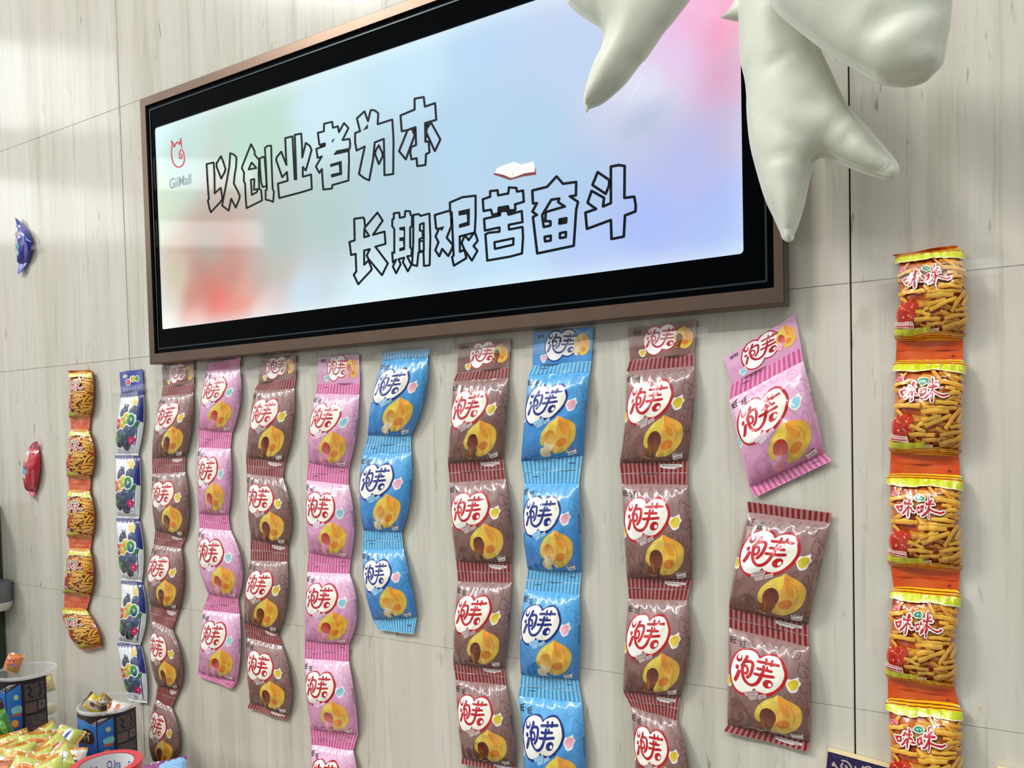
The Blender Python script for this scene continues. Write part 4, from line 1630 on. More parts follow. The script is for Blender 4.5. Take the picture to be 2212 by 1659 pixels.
def balloon(outline_px, d, T, R, label, step=0.008, margin=0.0045, seed=1, folds=()):
    pts = [at(x, y, d) for x, y in catmull(outline_px, 5)]
    poly = [(q[0], q[2]) for q in pts]
    # even out the outline
    res = []
    for k in range(len(poly)):
        a, b = poly[k], poly[(k + 1) % len(poly)]
        m_ = max(1, int(math.hypot(b[0] - a[0], b[1] - a[1]) / (step * 0.6)))
        for i in range(m_):
            res.append((a[0] + (b[0] - a[0]) * i / m_, a[1] + (b[1] - a[1]) * i / m_))
    poly = res
    arr = np.array(poly)
    x0, z0 = arr.min(0)
    x1, z1 = arr.max(0)
    A = arr
    Bq = np.roll(arr, -1, 0)

    def dist_in(x, z):
        e_ = Bq - A
        w = np.array([x, z]) - A
        t = np.clip((w * e_).sum(1) / ((e_ ** 2).sum(1) + 1e-12), 0, 1)
        dd = np.hypot(*(w - e_ * t[:, None]).T).min()
        c = ((A[:, 1] > z) != (Bq[:, 1] > z)) & (x < (Bq[:, 0] - A[:, 0]) * (z - A[:, 1]) / (Bq[:, 1] - A[:, 1] + 1e-15) + A[:, 0])
        return dd if c.sum() % 2 else -dd
    inner = []
    nx, nz_ = int((x1 - x0) / step) + 2, int((z1 - z0) / step) + 2
    for j in range(nz_):
        for i in range(nx):
            x, z = x0 + (i + 0.5 * (j % 2)) * step, z0 + j * step * 0.87
            dd = dist_in(x, z)
            if dd > step * 0.4:
                inner.append((x, z, dd))
    # rings at the seam margin keep the flat rim crisp
    area2 = sum(poly[k][0] * poly[(k + 1) % len(poly)][1] - poly[(k + 1) % len(poly)][0] * poly[k][1] for k in range(len(poly)))
    sg = 1 if area2 > 0 else -1
    inner = [q for q in inner if q[2] > margin * 1.9]
    for k in range(len(poly)):
        (ax, az), (bx, bz) = poly[k - 1], poly[(k + 1) % len(poly)]
        L_ = math.hypot(bx - ax, bz - az) or 1
        nx_, nz2 = -(bz - az) / L_ * sg, (bx - ax) / L_ * sg
        for m_ in (margin * 0.86, margin * 1.25):
            x, z = poly[k][0] + nx_ * m_, poly[k][1] + nz2 * m_
            dd = dist_in(x, z)
            if dd > m_ * 0.93:
                inner.append((x, z, dd))
    co = [Vector(q) for q in poly] + [Vector((x, z)) for x, z, _ in inner]
    ed_ = [(k, (k + 1) % len(poly)) for k in range(len(poly))]
    v2, _, f2, _, _, _ = delaunay_2d_cdt(co, ed_, [list(range(len(poly)))], 1, 1e-6)
    Vv, F_ = [], []
    hs = []
    for q in v2:
        dd = max(0.0, dist_in(q.x, q.y))
        h = 0.0
        if dd > margin * 0.9:
            k = min(1.0, (dd - margin * 0.9) / R)
            h = 0.04 + 0.96 * math.sqrt(max(0, 1 - (1 - k) ** 2))
            cr = noise.noise(Vector((q.x * 26 + seed, q.y * 26, seed))) * 0.17 * (1 - k) + noise.noise(Vector((q.x * 9, q.y * 9, seed + 5))) * 0.10
            for (fx, fy, fa, fl) in folds:
                c_ = at(fx, fy, d)
                ux, uz = math.cos(fa), math.sin(fa)
                al = (q.x - c_[0]) * ux + (q.y - c_[2]) * uz
                ac = -(q.x - c_[0]) * uz + (q.y - c_[2]) * ux
                cr -= 0.16 * math.exp(-(ac / 0.006) ** 2 - (al / fl) ** 2)
            h = h * (1 + cr)
        hs.append(h)
    nV = len(v2)
    for q, h in zip(v2, hs):
        Vv.append((q.x, -(d + 0.0006 + T * h), q.y))
    for q, h in zip(v2, hs):
        Vv.append((q.x, -(d - 0.0006 - T * 0.8 * h), q.y))
    cnt = {}
    for f in f2:
        F_.append(tuple(f))
        F_.append(tuple(nV + k for k in f[::-1]))
        for k in range(len(f)):
            e2 = (f[k], f[(k + 1) % len(f)])
            cnt[e2] = 1
    for a, b in list(cnt):
        if (b, a) not in cnt:
            F_.append((b, a, nV + a, nV + b))
    c0 = (float((x0 + x1) / 2), -d, float(z0))
    o = mesh_obj('balloon', Vv, F_, BALL, None, c0, smooth=True)
    fixed(o)
    return tag(o, label, 'balloon', 'pale inflated balloons at the top')


def PX_(txt, ox, oy, s):
    return P(txt, ox, oy, s)


balloon(PX_('130,0 160,60 250,150 380,240 480,300 522,345 548,412 520,540 440,700 370,900 320,1120 325,1220 352,1282 392,1240 520,1190 650,1090 800,950 960,740 1030,670 1120,540 1230,380 1340,250 1440,120 1530,0 1610,-160 1500,-330 1000,-420 500,-360 180,-220', 1200, 0, 5.267),
        0.085, 0.030, 0.05, 'grey-white pointed balloon hanging over the top of the sign face', seed=2, folds=((1300, 40, 1.4, 0.03), (1380, 130, 0.4, 0.02)))
balloon(PX_('262,0 258,200 268,400 280,460 298,540 308,640 310,750 330,950 370,1120 430,1320 490,1450 530,1540 548,1585 582,1606 620,1592 628,1555 652,1500 690,1380 720,1240 745,1120 778,1062 830,1050 930,1090 1050,1140 1150,1172 1230,1195 1290,1190 1326,1140 1308,1075 1240,990 1130,860 1000,720 930,600 870,470 800,320 740,160 700,0 640,-180 480,-300 330,-220', 1512, 0, 3.073),
        0.082, 0.030, 0.055, 'two-pronged white balloon hanging across the right end of the sign frame', seed=5,
        folds=((1690, 150, 0.4, 0.016), (1770, 235, -0.5, 0.018), (1810, 280, 0.9, 0.022), (1690, 350, 0.0, 0.02), (1740, 310, -0.7, 0.03), (1835, 310, 0.7, 0.012)))
balloon(PX_('450,-40 500,70 600,165 760,290 900,390 1040,470 1110,515 1190,560 1355,580 1480,552 1545,500 1615,415 1640,280 1665,150 1675,0 1690,-200 1500,-340 1000,-400 600,-330 440,-200', 1512, 0, 3.073),
        0.140, 0.038, 0.07, 'blunt-ended white balloon at the top, overlapping the two-pronged one', seed=8,
        folds=((1890, 70, 0.75, 0.02), (1915, 70, 0.75, 0.018), (1950, 60, 0.5, 0.03), (2010, 105, 0.5, 0.016), (2020, 30, 0.6, 0.02)))
balloon([(1557, 37), (1568, 28), (1580, 14), (1596, -14), (1640, -40), (1668, 0), (1640, 40), (1600, 46), (1575, 43)],
        0.042, 0.008, 0.02, 'small pinkish balloon tip showing between the sign face and the two-pronged balloon', step=0.005, seed=9, margin=0.002)

# ---------------------------------------------------------------- clear tape
TAPE, nt, p = new_mat('clear_adhesive_tape')
p.inputs['Base Color'].default_value = (0.95, 0.95, 0.93, 1)
p.inputs['Roughness'].default_value = 0.12
p.inputs['Alpha'].default_value = 0.07
p.inputs['Specular IOR Level'].default_value = 0.6
tn = nt.nodes.new('ShaderNodeTexNoise')
tn.inputs['Scale'].default_value = 40
tb = nt.nodes.new('ShaderNodeBump')
tb.inputs['Strength'].default_value = 0.3
tb.inputs['Distance'].default_value = 0.004
nt.links.new(tn.outputs['Fac'], tb.inputs['Height'])
nt.links.new(tb.outputs['Normal'], p.inputs['Normal'])


def tape(x0, y0, x1, y1, h, label, lift=0.0075, curl=(0, 0)):
    """strip of tape from pixel (x0,y0) to (x1,y1), h metres wide, pressed to the wall at its ends"""
    a, b = at(x0, y0, 0.0015), at(x1, y1, 0.0015)
    n = 24
    V_, F_ = [], []
    up = np.array([0, 0, 1.0])
    for k in range(n + 1):
        t = k / n
        q = a * (1 - t) + b * t
        y = lift * min(1, max(0, math.sin(PI * t)) * 2.6) + 0.0008
        y += curl[0] * max(0, 1 - t / 0.2) ** 2 + curl[1] * max(0, 1 - (1 - t) / 0.2) ** 2
        for s in (-0.5, 0.5):
            V_.append(q + up * h * s + np.array([0, -y - 0.0006 * math.sin(9 * t + s * 3), 0]))
        for s in (0.5, -0.5):
            V_.append(q + up * h * s + np.array([0, -y + 0.0002 - 0.0006 * math.sin(9 * t + s * 3), 0]))
        if k:
            o = 4 * k
            for i in range(4):
                F_.append((o - 4 + i, o - 4 + (i + 1) % 4, o + (i + 1) % 4, o + i))
    c = (a + b) / 2
    return tag(fixed(mesh_obj('adhesive_tape', V_, F_, TAPE, None, c, smooth=True)), label, 'tape', 'clear tape strips holding packets up')


tape(238, 846, 336, 834, 0.014, 'clear tape across the header of the white and navy plum strip')
tape(330, 818, 447, 805, 0.014, 'clear tape across the header of the leftmost brown strip')
tape(425, 812, 545, 798, 0.014, 'clear tape across the top of the left pink strip')
tape(538, 806, 668, 790, 0.014, 'clear tape across the header of the brown strip between the pink strips')
tape(668, 803, 800, 796, 0.014, 'clear tape across the header of the long pink strip')
tape(805, 772, 948, 760, 0.013, 'clear tape across the top of the short blue strip', curl=(0, 0.003))
tape(972, 768, 1108, 750, 0.014, 'clear tape across the header of the brown strip left of the long blue strip', curl=(0, 0.004))
tape(1132, 758, 1300, 744, 0.014, 'clear tape across the header of the long blue strip')
tape(1342, 744, 1532, 716, 0.014, 'clear tape across the header of the longest brown strip', curl=(0.006, 0.005))
tape(70, 538, 99, 532, 0.010, 'scrap of clear tape on the wall beside the blue sachet')
tape(1888, 605, 2206, 580, 0.018, 'clear tape across the topmost packet of the right orange strip', lift=0.030, curl=(0.002, 0.003))

# ---------------------------------------------------------------- bright clerestory windows of the shop, seen only as reflections in stone and glass
DAY = bpy.data.materials.new('daylight_pane')
DAY.use_nodes = True
_p = DAY.node_tree.nodes['Principled BSDF']
_p.inputs['Base Color'].default_value = (0.9, 0.9, 0.9, 1)
_p.inputs['Emission Color'].default_value = (0.96, 0.98, 1.0, 1)
_p.inputs['Emission Strength'].default_value = 4.5
WF = plain('window_frame_grey', (120, 122, 122), 0.5)
for n, q in enumerate([((-0.50, 2.62), (-1.02, 2.78), (-1.02, 3.10), (-0.50, 2.94)), ((-1.14, 2.55), (-1.78, 2.72), (-1.78, 2.86), (-1.14, 2.69)),
                       ((-0.46, 2.20), (-1.06, 2.33), (-1.06, 2.53), (-0.46, 2.44)), ((-1.14, 2.31), (-1.82, 2.44), (-1.82, 2.57), (-1.14, 2.42))]):
    v = [(-3.0, y, z) for y, z in q] + [(-3.03, y, z) for y, z in q]
    f = [(0, 1, 2, 3), (7, 6, 5, 4)] + [(k, k + 4, (k + 1) % 4 + 4, (k + 1) % 4) for k in range(4)]
    w_ = tag(fixed(mesh_obj('window_%d' % (n + 1), v, f, DAY)), kind='structure')
    fr = [(-3.005, y + 0.02 * (1 if k in (0, 3) else -1), z + 0.02 * (-1 if k < 2 else 1)) for k, (y, z) in enumerate(q)]
    fr2 = [(-3.028, y, z) for _, y, z in fr]
    inn = [(-3.005, y, z) for y, z in q]
    inn2 = [(-3.028, y, z) for y, z in q]
    v = fr + fr2 + inn + inn2
    f = []
    for k in range(4):
        j = (k + 1) % 4
        f += [(k, j, 8 + j, 8 + k), (4 + k, 12 + k, 12 + j, 4 + j), (k, 4 + k, 4 + j, j), (8 + k, 8 + j, 12 + j, 12 + k)]
    fixed(mesh_obj('window_frame', v, f, WF, w_))

# ---------------------------------------------------------------- things on the counter below
CZ = 0.84
CL = plain('pale_counter_top', (176, 172, 162), 0.35)
v, f = box_mesh(-3.2, -0.8, -0.55, -0.040, CZ - 0.03, CZ)
counter = tag(empty('counter', (-2.0, -0.28, 0.0)), 'pale counter under the jars and sweets at lower left, mostly hidden', 'counter')
mesh_obj('counter_top', v, f, CL, counter, (-2.0, -0.28, 0.0), bevel=0.002)
v, f = box_mesh(-3.15, -0.85, -0.50, -0.045, 0.0, CZ - 0.0302)
mesh_obj('counter_base', v, f, plain('counter_front', (120, 112, 100), 0.5), counter, (-2.0, -0.28, 0.0))
CARD = plain('plain_brown_card', (150, 122, 90), 0.8)


def open_tray(name, x0, x1, y0, y1, z0, z1, fill_z, label, mat):
    """card tray: floor at fill_z and four walls"""
    o_ = np.array([(x0 + x1) / 2, (y0 + y1) / 2, z0])
    t = 0.003
    V_, F_ = [], []
    for b in ((x0, x1, y0, y1, z0, fill_z), (x0, x0 + t, y0, y1, z0, z1), (x1 - t, x1, y0, y1, z0, z1), (x0, x1, y0, y0 + t, z0, z1), (x0, x1, y1 - t, y1, z0, z1)):
        v, f = box_mesh(*b)
        k = len(V_)
        V_ += v
        F_ += [tuple(k + i for i in q) for q in f]
    return tag(mesh_obj(name, V_, F_, mat, None, o_), label, 'tray')


open_tray('card_tray', -1.90, -1.17, -0.46, -0.158, CZ, 0.892, 0.848, 'brown card tray under the heap of lime green sweets, hardly visible', CARD)
v, f = box_mesh(-1.125, -1.015, -0.40, -0.29, CZ, 0.9735)
tag(mesh_obj('carton', v, f, CARD, None, (-1.07, -0.345, CZ), bevel=0.002), 'plain brown carton carrying the roll of red tape', 'carton')
_gx = float(at(5, 1250, 0.004)[0])  # box added at the left edge to throw shade on the wall
v, f = box_mesh(-2.36, _gx, -0.085, -0.004, CZ, 1.34)
tag(mesh_obj('shade_box', v, f, plain('dark_green_shade_box', (40, 60, 44), 0.5), None, (-2.2, -0.05, CZ), bevel=0.002),
    'tall dark green box added at the extreme left edge to shade the wall', 'carton')

# ---- clear jars
CLEAR, nt, p = new_mat('clear_jar_plastic')
p.inputs['Base Color'].default_value = (0.93, 0.95, 0.96, 1)
p.inputs['Roughness'].default_value = 0.06
p.inputs['Alpha'].default_value = 0.16
p.inputs['Specular IOR Level'].default_value = 0.7
RIM, nt, p = new_mat('clear_jar_rim')
p.inputs['Base Color'].default_value = (0.93, 0.95, 0.96, 1)
p.inputs['Roughness'].default_value = 0.1
p.inputs['Alpha'].default_value = 0.32
p.inputs['Specular IOR Level'].default_value = 0.8


def lathe(name, prof, mat, parent, org, n=48, closed=False):
    V_, F_ = [], []
    m_ = len(prof)
    for k in range(n):
        a = 2 * PI * k / n
        for r, z in prof:
            V_.append((r * math.cos(a), r * math.sin(a), z))
    for k in range(n):
        k2 = (k + 1) % n
        for i in range(m_ if closed else m_ - 1):
            i2 = (i + 1) % m_
            F_.append((k * m_ + i, k2 * m_ + i, k2 * m_ + i2, k * m_ + i2))
    me = bpy.data.meshes.new(name)
    me.from_pydata(V_, [], F_)
    me.materials.append(mat)
    me.polygons.foreach_set('use_smooth', [True] * len(me.polygons))
    o = link(name, me, parent, None if parent else org)
    bm = bmesh.new()
    bm.from_mesh(me)
    bmesh.ops.remove_doubles(bm, verts=bm.verts, dist=1e-6)
    bmesh.ops.recalc_face_normals(bm, faces=bm.faces)
    bm.to_mesh(me)
    bm.free()
    sm = o.modifiers.new('edge', 'EDGE_SPLIT')
    sm.split_angle = math.radians(40)
    return o


def jar_label():
    A = 0.78
    a = Art(A, lambda u, v: np.array(lin(mixc((44, 126, 206), (10, 62, 150), v))), nu=40, nv=22)
    a.poly([(0.69, 0), (1, 0), (1, A), (0.69, A)], (28, 22, 24))
    a.poly([(0, 0), (0.69, 0), (0.69, 0.03), (0.486, 0.13), (0.3, 0.06), (0.0, 0.05)], (40, 20, 24))
    a.poly([(0.0, 0.55), (0.1, 0.6), (0.26, 0.72), (0.34, A), (0, A)], (60, 150, 40))
    a.poly([(0.0, 0.52), (0.08, 0.58), (0.12, 0.7), (0.08, A), (0, A)], (196, 214, 206))
    a.poly([(0.0, 0.19), (0.1, 0.15), (0.2, 0.2), (0.32, 0.16), (0.42, 0.2), (0.45, 0.29), (0.41, 0.36), (0.28, 0.34), (0.18, 0.37), (0.0, 0.34)], (52, 22, 18), smooth=3)
    a.poly([(0.41, 0.10), (0.58, 0.02), (0.66, 0.02), (0.46, 0.13)], (196, 196, 210))
    a.up()
    a.text('星球杯', [(0.03, 0.2), (0.40, 0.2), (0.03, 0.32), (0.40, 0.32)], (216, 214, 206))
    for u in (0.486, 0.688):
        a.stroke([(u, 0.02), (u, A)], 0.014, (10, 18, 60))
    a.poly([(0.56, 0.3), (0.67, 0.27), (0.68, 0.35), (0.57, 0.36)], (120, 190, 196), smooth=2)
    a.ell(0.62, 0.18, 0.03, 0.03, (190, 200, 150))
    a.poly([(0.55, 0.37), (0.68, 0.35), (0.66, 0.39), (0.56, 0.39)], (190, 90, 60))
    a.ell(0.595, 0.47, 0.045, 0.04, (214, 150, 60))
    a.ell(0.6, 0.51, 0.05, 0.015, (150, 70, 60))
    a.poly([(0.53, 0.62), (0.66, 0.61), (0.67, 0.72), (0.54, 0.74)], (196, 40, 44))
    a.poly([(0.54, 0.7), (0.66, 0.68), (0.65, 0.77), (0.55, 0.77)], (220, 170, 70))
    a.up()
    g = (112, 100, 104)
    a.poly([(0.72, 0.05), (0.96, 0.05), (0.96, 0.24), (0.72, 0.24)], (78, 68, 72))
    a.poly([(0.72, 0.26), (0.86, 0.26), (0.86, 0.38), (0.72, 0.38)], (92, 82, 86))
    a.poly([(0.88, 0.26), (0.97, 0.26), (0.97, 0.36), (0.88, 0.36)], g)
    a.poly([(0.72, 0.41), (0.97, 0.41), (0.97, 0.74), (0.72, 0.74)], (88, 78, 82))
    a.up()
    rnd = random.Random(3)
    a.stroke([(0.77, 0.08), (0.8, 0.13), (0.77, 0.17), (0.81, 0.21)], 0.025, (28, 22, 24))
    a.stroke([(0.9, 0.07), (0.92, 0.14), (0.9, 0.21)], 0.025, (28, 22, 24))
    a.stroke([(0.76, 0.30), (0.8, 0.34), (0.82, 0.29)], 0.015, (150, 60, 70))
    a.stroke([(0.9, 0.29), (0.94, 0.31), (0.91, 0.33)], 0.012, (40, 34, 36))
    for j in range(9):
        for i in range(7):
            if rnd.random() < 0.7:
                x, y = 0.735 + i * 0.033, 0.435 + j * 0.034
                a.stroke([(x, y), (x + rnd.uniform(0.006, 0.018), y)], 0.013, (30, 24, 26), cap=4)
    return a


def jar(cx, d, zrim, R, H, turn, label):
    org = np.array([cx, -d, CZ])
    root = tag(empty('sweet_jar', org), label, 'jar', 'clear sweet jars on the counter')
    h = zrim - CZ
    t = 0.0012
    lathe('jar_body', [(0, 0.0006), (R * 0.9, 0.0006), (R * 0.97, 0.004), (R, 0.012), (R, h - 0.004), (R - t, h - 0.004), (R - t, 0.013), (R * 0.95, 0.005), (0, 0.003)], CLEAR, root, org)
    lathe('jar_rim', [(R - 0.002, h - 0.004), (R + 0.0016, h - 0.004), (R + 0.002, h - 0.0015), (R + 0.001, h), (R - 0.002, h), (R - 0.0025, h - 0.002)], RIM, root, org, closed=True)
    A_ = art('jar', jar_label)
    view = math.atan2(-DIST + d, -cx)           # towards the camera, seen from the jar
    a0, a1 = view - math.radians(97) + turn, view + math.radians(53) + turn
    F = np.zeros((A_.nv + 1, A_.nu + 1, 3))
    for j in range(A_.nv + 1):
        for i in range(A_.nu + 1):
            a = a0 + (a1 - a0) * i / A_.nu
            F[j, i] = (cx + (R + 0.0006) * math.cos(a), -d + (R + 0.0006) * math.sin(a), zrim - 0.007 - (h - 0.012) * j / A_.nv)
    B = F.copy()
    c_ = np.array([cx, -d, 0])
    B[:, :, :2] = c_[:2] + (F[:, :, :2] - c_[:2]) * (R + 0.0002) / (R + 0.0006)
    printed_surface('jar_label', A_, F, PRINT, root, org, B)
    return root


jar(-1.447, 0.098, 0.972, 0.056, 0.12, 0.0, 'clear sweet jar with a blue label behind the roll of red tape')
jar(-1.735, 0.105, 0.999, 0.058, 0.14, math.radians(-14), 'clear sweet jar with a blue label at the left edge, an orange sweet on top')


def pillow(name, c, nrm, roll, w, h, T, base, seal_c, spots, label, cat, group=None, key=None):
    """small sealed packet lying free in space"""
    _seed[0] += 1
    sd = _seed[0]
    bagA = art(key, sachet_art, base, spots) if key else sachet_art(base, spots)
    sealA = art(('seal',) + tuple(seal_c), sachet_seal, seal_c)
    n = Vector(nrm).normalized()
    ref = Vector((0, 0, 1)) if abs(n.z) < 0.9 else Vector((0, 1, 0))
    X = ref.cross(n).normalized()
    Y = n.cross(X)
    Xr, Yr = X * math.cos(roll) + Y * math.sin(roll), -X * math.sin(roll) + Y * math.cos(roll)
    X, Y, n, c = np.array(Xr), np.array(Yr), np.array(n), np.array(c, float)

    def grid(a_, y0, y1, bag):
        F = np.zeros((a_.nv + 1, a_.nu + 1, 3))
        B = np.zeros_like(F)
        for j in range(a_.nv + 1):
            v = j / a_.nv
            yy = y0 + (y1 - y0) * v
            for i in range(a_.nu + 1):
                u = i / a_.nu
                if bag:
                    f_, b_ = bag_depths(u, v, T, sd, 1.2)
                    mid = 0.004 + 0.28 * T * max(0, math.sin(PI * v)) ** 0.55
                    f_, b_ = f_ - mid, (b_ - mid) * 1.6
                else:
                    f_ = 0.0012 * math.sin(8 * u + sd) * (abs(yy) - 0.5) * 9
                    b_ = f_ - 0.0008
                q = c + X * (u - 0.5) * w + Y * (-yy) * h
                F[j, i] = q + n * f_
                B[j, i] = q + n * b_
        return F, B
    root = tag(empty(name, c), label, cat, group)
    F, B = grid(bagA, -0.5, 0.5, True)
    b = printed_surface('packet', bagA, F, FILM, root, c, B)
    for y0, y1 in ((-0.62, -0.5), (0.5, 0.62)):
        F, B = grid(sealA, y0, y1, False)
        printed_surface('seal_band', sealA, F, FILM, b, c, B)
    return root


LIME, OR = (196, 206, 96), (214, 140, 24)
SP1 = [(0.55, 0.8, 0.42, 0.5, (236, 236, 228)), (0.5, 0.55, 0.34, 0.2, (232, 150, 40)), (0.56, 0.6, 0.2, 0.12, (206, 96, 30)), (0.6, 1.02, 0.28, 0.1, (70, 96, 180)), (0.3, 1.05, 0.1, 0.08, (60, 150, 180))]
SP2 = [(0.5, 0.95, 0.4, 0.4, (240, 240, 236)), (0.55, 1.0, 0.3, 0.1, (60, 90, 176)), (0.45, 0.6, 0.3, 0.14, (240, 186, 70)), (0.6, 0.66, 0.14, 0.08, (206, 110, 40))]
SP3 = [(0.4, 0.5, 0.3, 0.2, (228, 160, 50)), (0.75, 0.9, 0.12, 0.16, (140, 140, 50)), (0.3, 1.1, 0.24, 0.3, (232, 238, 236)), (0.36, 1.16, 0.14, 0.1, (70, 170, 190))]
pile = [
    (98, 1580, 0.180, 0.3, SP1, LIME, 'lime sweet packet at the back of the heap, below the left jar'),
    (138, 1580, 0.185, 1.2, SP2, LIME, 'lime sweet packet at the back right of the heap, nearest the wall'),
    (28, 1594, 0.205, 0.5, SP3, LIME, 'lime sweet packet at the back left of the heap'),
    (74, 1594, 0.225, -0.4, SP1, LIME, 'lime sweet packet with an orange swirl facing up in the middle of the heap'),
    (118, 1604, 0.225, 0.9, SP2, LIME, 'lime sweet packet leaning left of the right-hand jar'),
    (8, 1618, 0.245, 0.2, SP3, LIME, 'lime sweet packet at the left edge of the picture'),
    (42, 1620, 0.260, 0.35, SP3, LIME, 'lime sweet packet in the left middle of the heap'),
    (84, 1634, 0.285, 0.1, SP1, LIME, 'lime sweet packet low in the middle, its orange seal turned up'),
    (122, 1632, 0.275, 0.8, SP1, LIME, 'lime sweet packet above the left end of the red tape roll'),
    (160, 1622, 0.215, -0.3, SP2, (236, 234, 226), 'white sweet packet with blue print wedged between heap and jar'),
    (52, 1650, 0.320, 0.0, SP1, LIME, 'lime sweet packet at the bottom of the heap, second from left'),
    (100, 1656, 0.330, 0.6, SP2, LIME, 'lime sweet packet at the bottom of the heap beside the red tape'),
    (12, 1654, 0.325, 0.2, [(0.5, 0.8, 0.3, 0.4, (226, 130, 60))], (176, 84, 24), 'orange-brown sweet packet at the bottom left corner'),
]
for k, (px, py, d, roll, sp, base, lab) in enumerate(pile):
    c = at(px, py + 20, d)
    rnd = random.Random(k + 20)
    pillow('sweet_packet', c, (0.45 + rnd.uniform(-0.3, 0.3), -0.5 + rnd.uniform(-0.3, 0.2), 0.62), roll + rnd.uniform(-0.3, 0.3), 0.036 if base[2] > 200 else 0.054, 0.036 if base[2] > 200 else 0.048, 0.016, base, OR, sp, lab, 'sweet packet', 'sweets heaped in the tray', ('pile', k))

# green bag at the left edge, purple sachet, sweets in and on the jars
pillow('sweet_packet', at(2, 1570, 0.20), (0.75, -0.65, 0.2), 0.35, 0.036, 0.05, 0.022, (40, 130, 40), (120, 180, 70), [(0.7, 0.9, 0.14, 0.5, (120, 190, 80)), (0.3, 0.5, 0.2, 0.3, (20, 90, 40))],
       'dark green sweet packet at the left edge in front of the left jar', 'sweet packet')
pillow('sweet_packet', at(352, 1664, 0.20), (0.3, -0.5, 0.8), 0.25, 0.075, 0.03, 0.012, (130, 24, 120), (110, 16, 100), [(0.75, 0.8, 0.3, 0.8, (130, 190, 230))],
       'purple and light blue sachet peeking in below the leftmost brown strip', 'sweet packet')
YB = (214, 186, 30)
pillow('sweet_packet', at(206, 1523, 0.10), (0.5, -0.7, 0.3), 0.9, 0.030, 0.040, 0.012, YB, (90, 76, 30), [(0.5, 0.8, 0.25, 0.6, (200, 196, 190)), (0.5, 0.7, 0.14, 0.3, (90, 50, 40))],
       'yellow sweet packet sticking out of the right-hand jar, on its left side', 'sweet packet')
pillow('sweet_packet', at(231, 1524, 0.09), (0.6, -0.6, 0.4), 0.8, 0.028, 0.040, 0.012, (120, 96, 40), YB, [(0.4, 0.8, 0.3, 0.3, (60, 40, 30)), (0.6, 1.1, 0.2, 0.2, (216, 190, 40))],
       'brown and yellow sweet packet sticking out of the right-hand jar, in the middle', 'sweet packet')
pillow('sweet_packet', at(258, 1531, 0.10), (0.5, -0.7, 0.5), 1.3, 0.026, 0.036, 0.010, (224, 216, 208), (190, 70, 50), [(0.5, 0.7, 0.3, 0.2, (200, 120, 60))],
       'white sweet packet just showing over the rim of the right-hand jar', 'sweet packet')
pillow('sweet_packet', at(29, 1432, 0.10), (0.6, -0.75, 0.25), -0.3, 0.033, 0.033, 0.020, (226, 130, 60), (240, 170, 90), [(0.7, 1.0, 0.2, 0.2, (190, 140, 200)), (0.4, 0.5, 0.3, 0.15, (190, 50, 30)), (0.6, 1.35, 0.4, 0.2, (224, 170, 30))],
       'crumpled orange sweet on top of the left jar', 'sweet packet')
pillow('sweet_packet', (-1.7135, -0.070, at(98, 1474, 0.068)[2]), (0.75, -0.65, 0.1), 0.2, 0.022, 0.030, 0.010, YB, (200, 180, 40), [(0.4, 0.9, 0.24, 0.4, (214, 130, 120))],
       'yellow sweet packet inside the left jar, seen through its clear side', 'sweet packet')
BALLM = plain('pale_biscuit_ball', (222, 212, 160), 0.5)
for px, py, r, lab in ((95, 1527, 0.0115, 'pale round biscuit ball inside the left jar, the upper of two'), (100, 1556, 0.0095, 'pale round biscuit ball inside the left jar, the lower of two')):
    c = (-1.7145, -0.0665, at(px, py, 0.0665)[2])
    me = bpy.data.meshes.new('biscuit_ball')
    bm = bmesh.new()
    bmesh.ops.create_icosphere(bm, subdivisions=4, radius=r)
    for vv in bm.verts:
        vv.co *= 1 + 0.05 * noise.noise(vv.co * 160)
        vv.co.z *= 1.12
    bm.to_mesh(me)
    bm.free()
    me.materials.append(BALLM)
    me.polygons.foreach_set('use_smooth', [True] * len(me.polygons))
    tag(link('biscuit_ball', me, None, tuple(c)), lab, 'biscuit', 'sweets inside the left jar')

# ---- roll of red tape
REDT = plain('red_tape', (206, 22, 34), 0.28, coat=0.3)
REDS = plain('red_tape_edge', (214, 62, 74), 0.45)
tc = (at(157, 1637, 0.34) + at(307, 1637, 0.34)) / 2
tz0, th = 0.974, 0.046
tr = 0.0485
torg = np.array([tc[0], tc[1], tz0])
roll_ = tag(empty('tape_roll', torg), 'roll of red adhesive tape with a white printed core at the lower left', 'tape roll')
lathe('tape_winding', [(tr * 0.775, 0), (tr, 0), (tr, th), (tr * 0.775, th)], REDT, roll_, torg, 72, True)
lathe('tape_edge', [(tr * 0.775, th + 0.0002), (tr * 0.995, th + 0.0002), (tr * 0.995, th + 0.0006), (tr * 0.775, th + 0.0006)], REDS, roll_, torg, 72, True)


def core_art():
    a = Art(0.16, lambda u, v: np.array(lin((224, 226, 228))), nu=72, nv=6)
    for k in range(7):
        u = 0.02 + k / 7.0
        a.text('Q.lns', [(u, 0.035), (u + 0.085, 0.035), (u, 0.085), (u + 0.085, 0.085)], (28, 70, 150))
    return a


ca = core_art()
F = np.zeros((ca.nv + 1, ca.nu + 1, 3))
B = np.zeros_like(F)
for j in range(ca.nv + 1):
    for i in range(ca.nu + 1):
        a = -2 * PI * i / ca.nu
        for G, r in ((F, tr * 0.745), (B, tr * 0.772)):
            G[j, i] = (tc[0] + r * math.cos(a), tc[1] + r * math.sin(a), tz0 + th - th * j / ca.nv)
tag(printed_surface('core', ca, F, PRINT, roll_, torg, B), 'white card core with blue lettering')

# ---- thin purple cartons at lower right


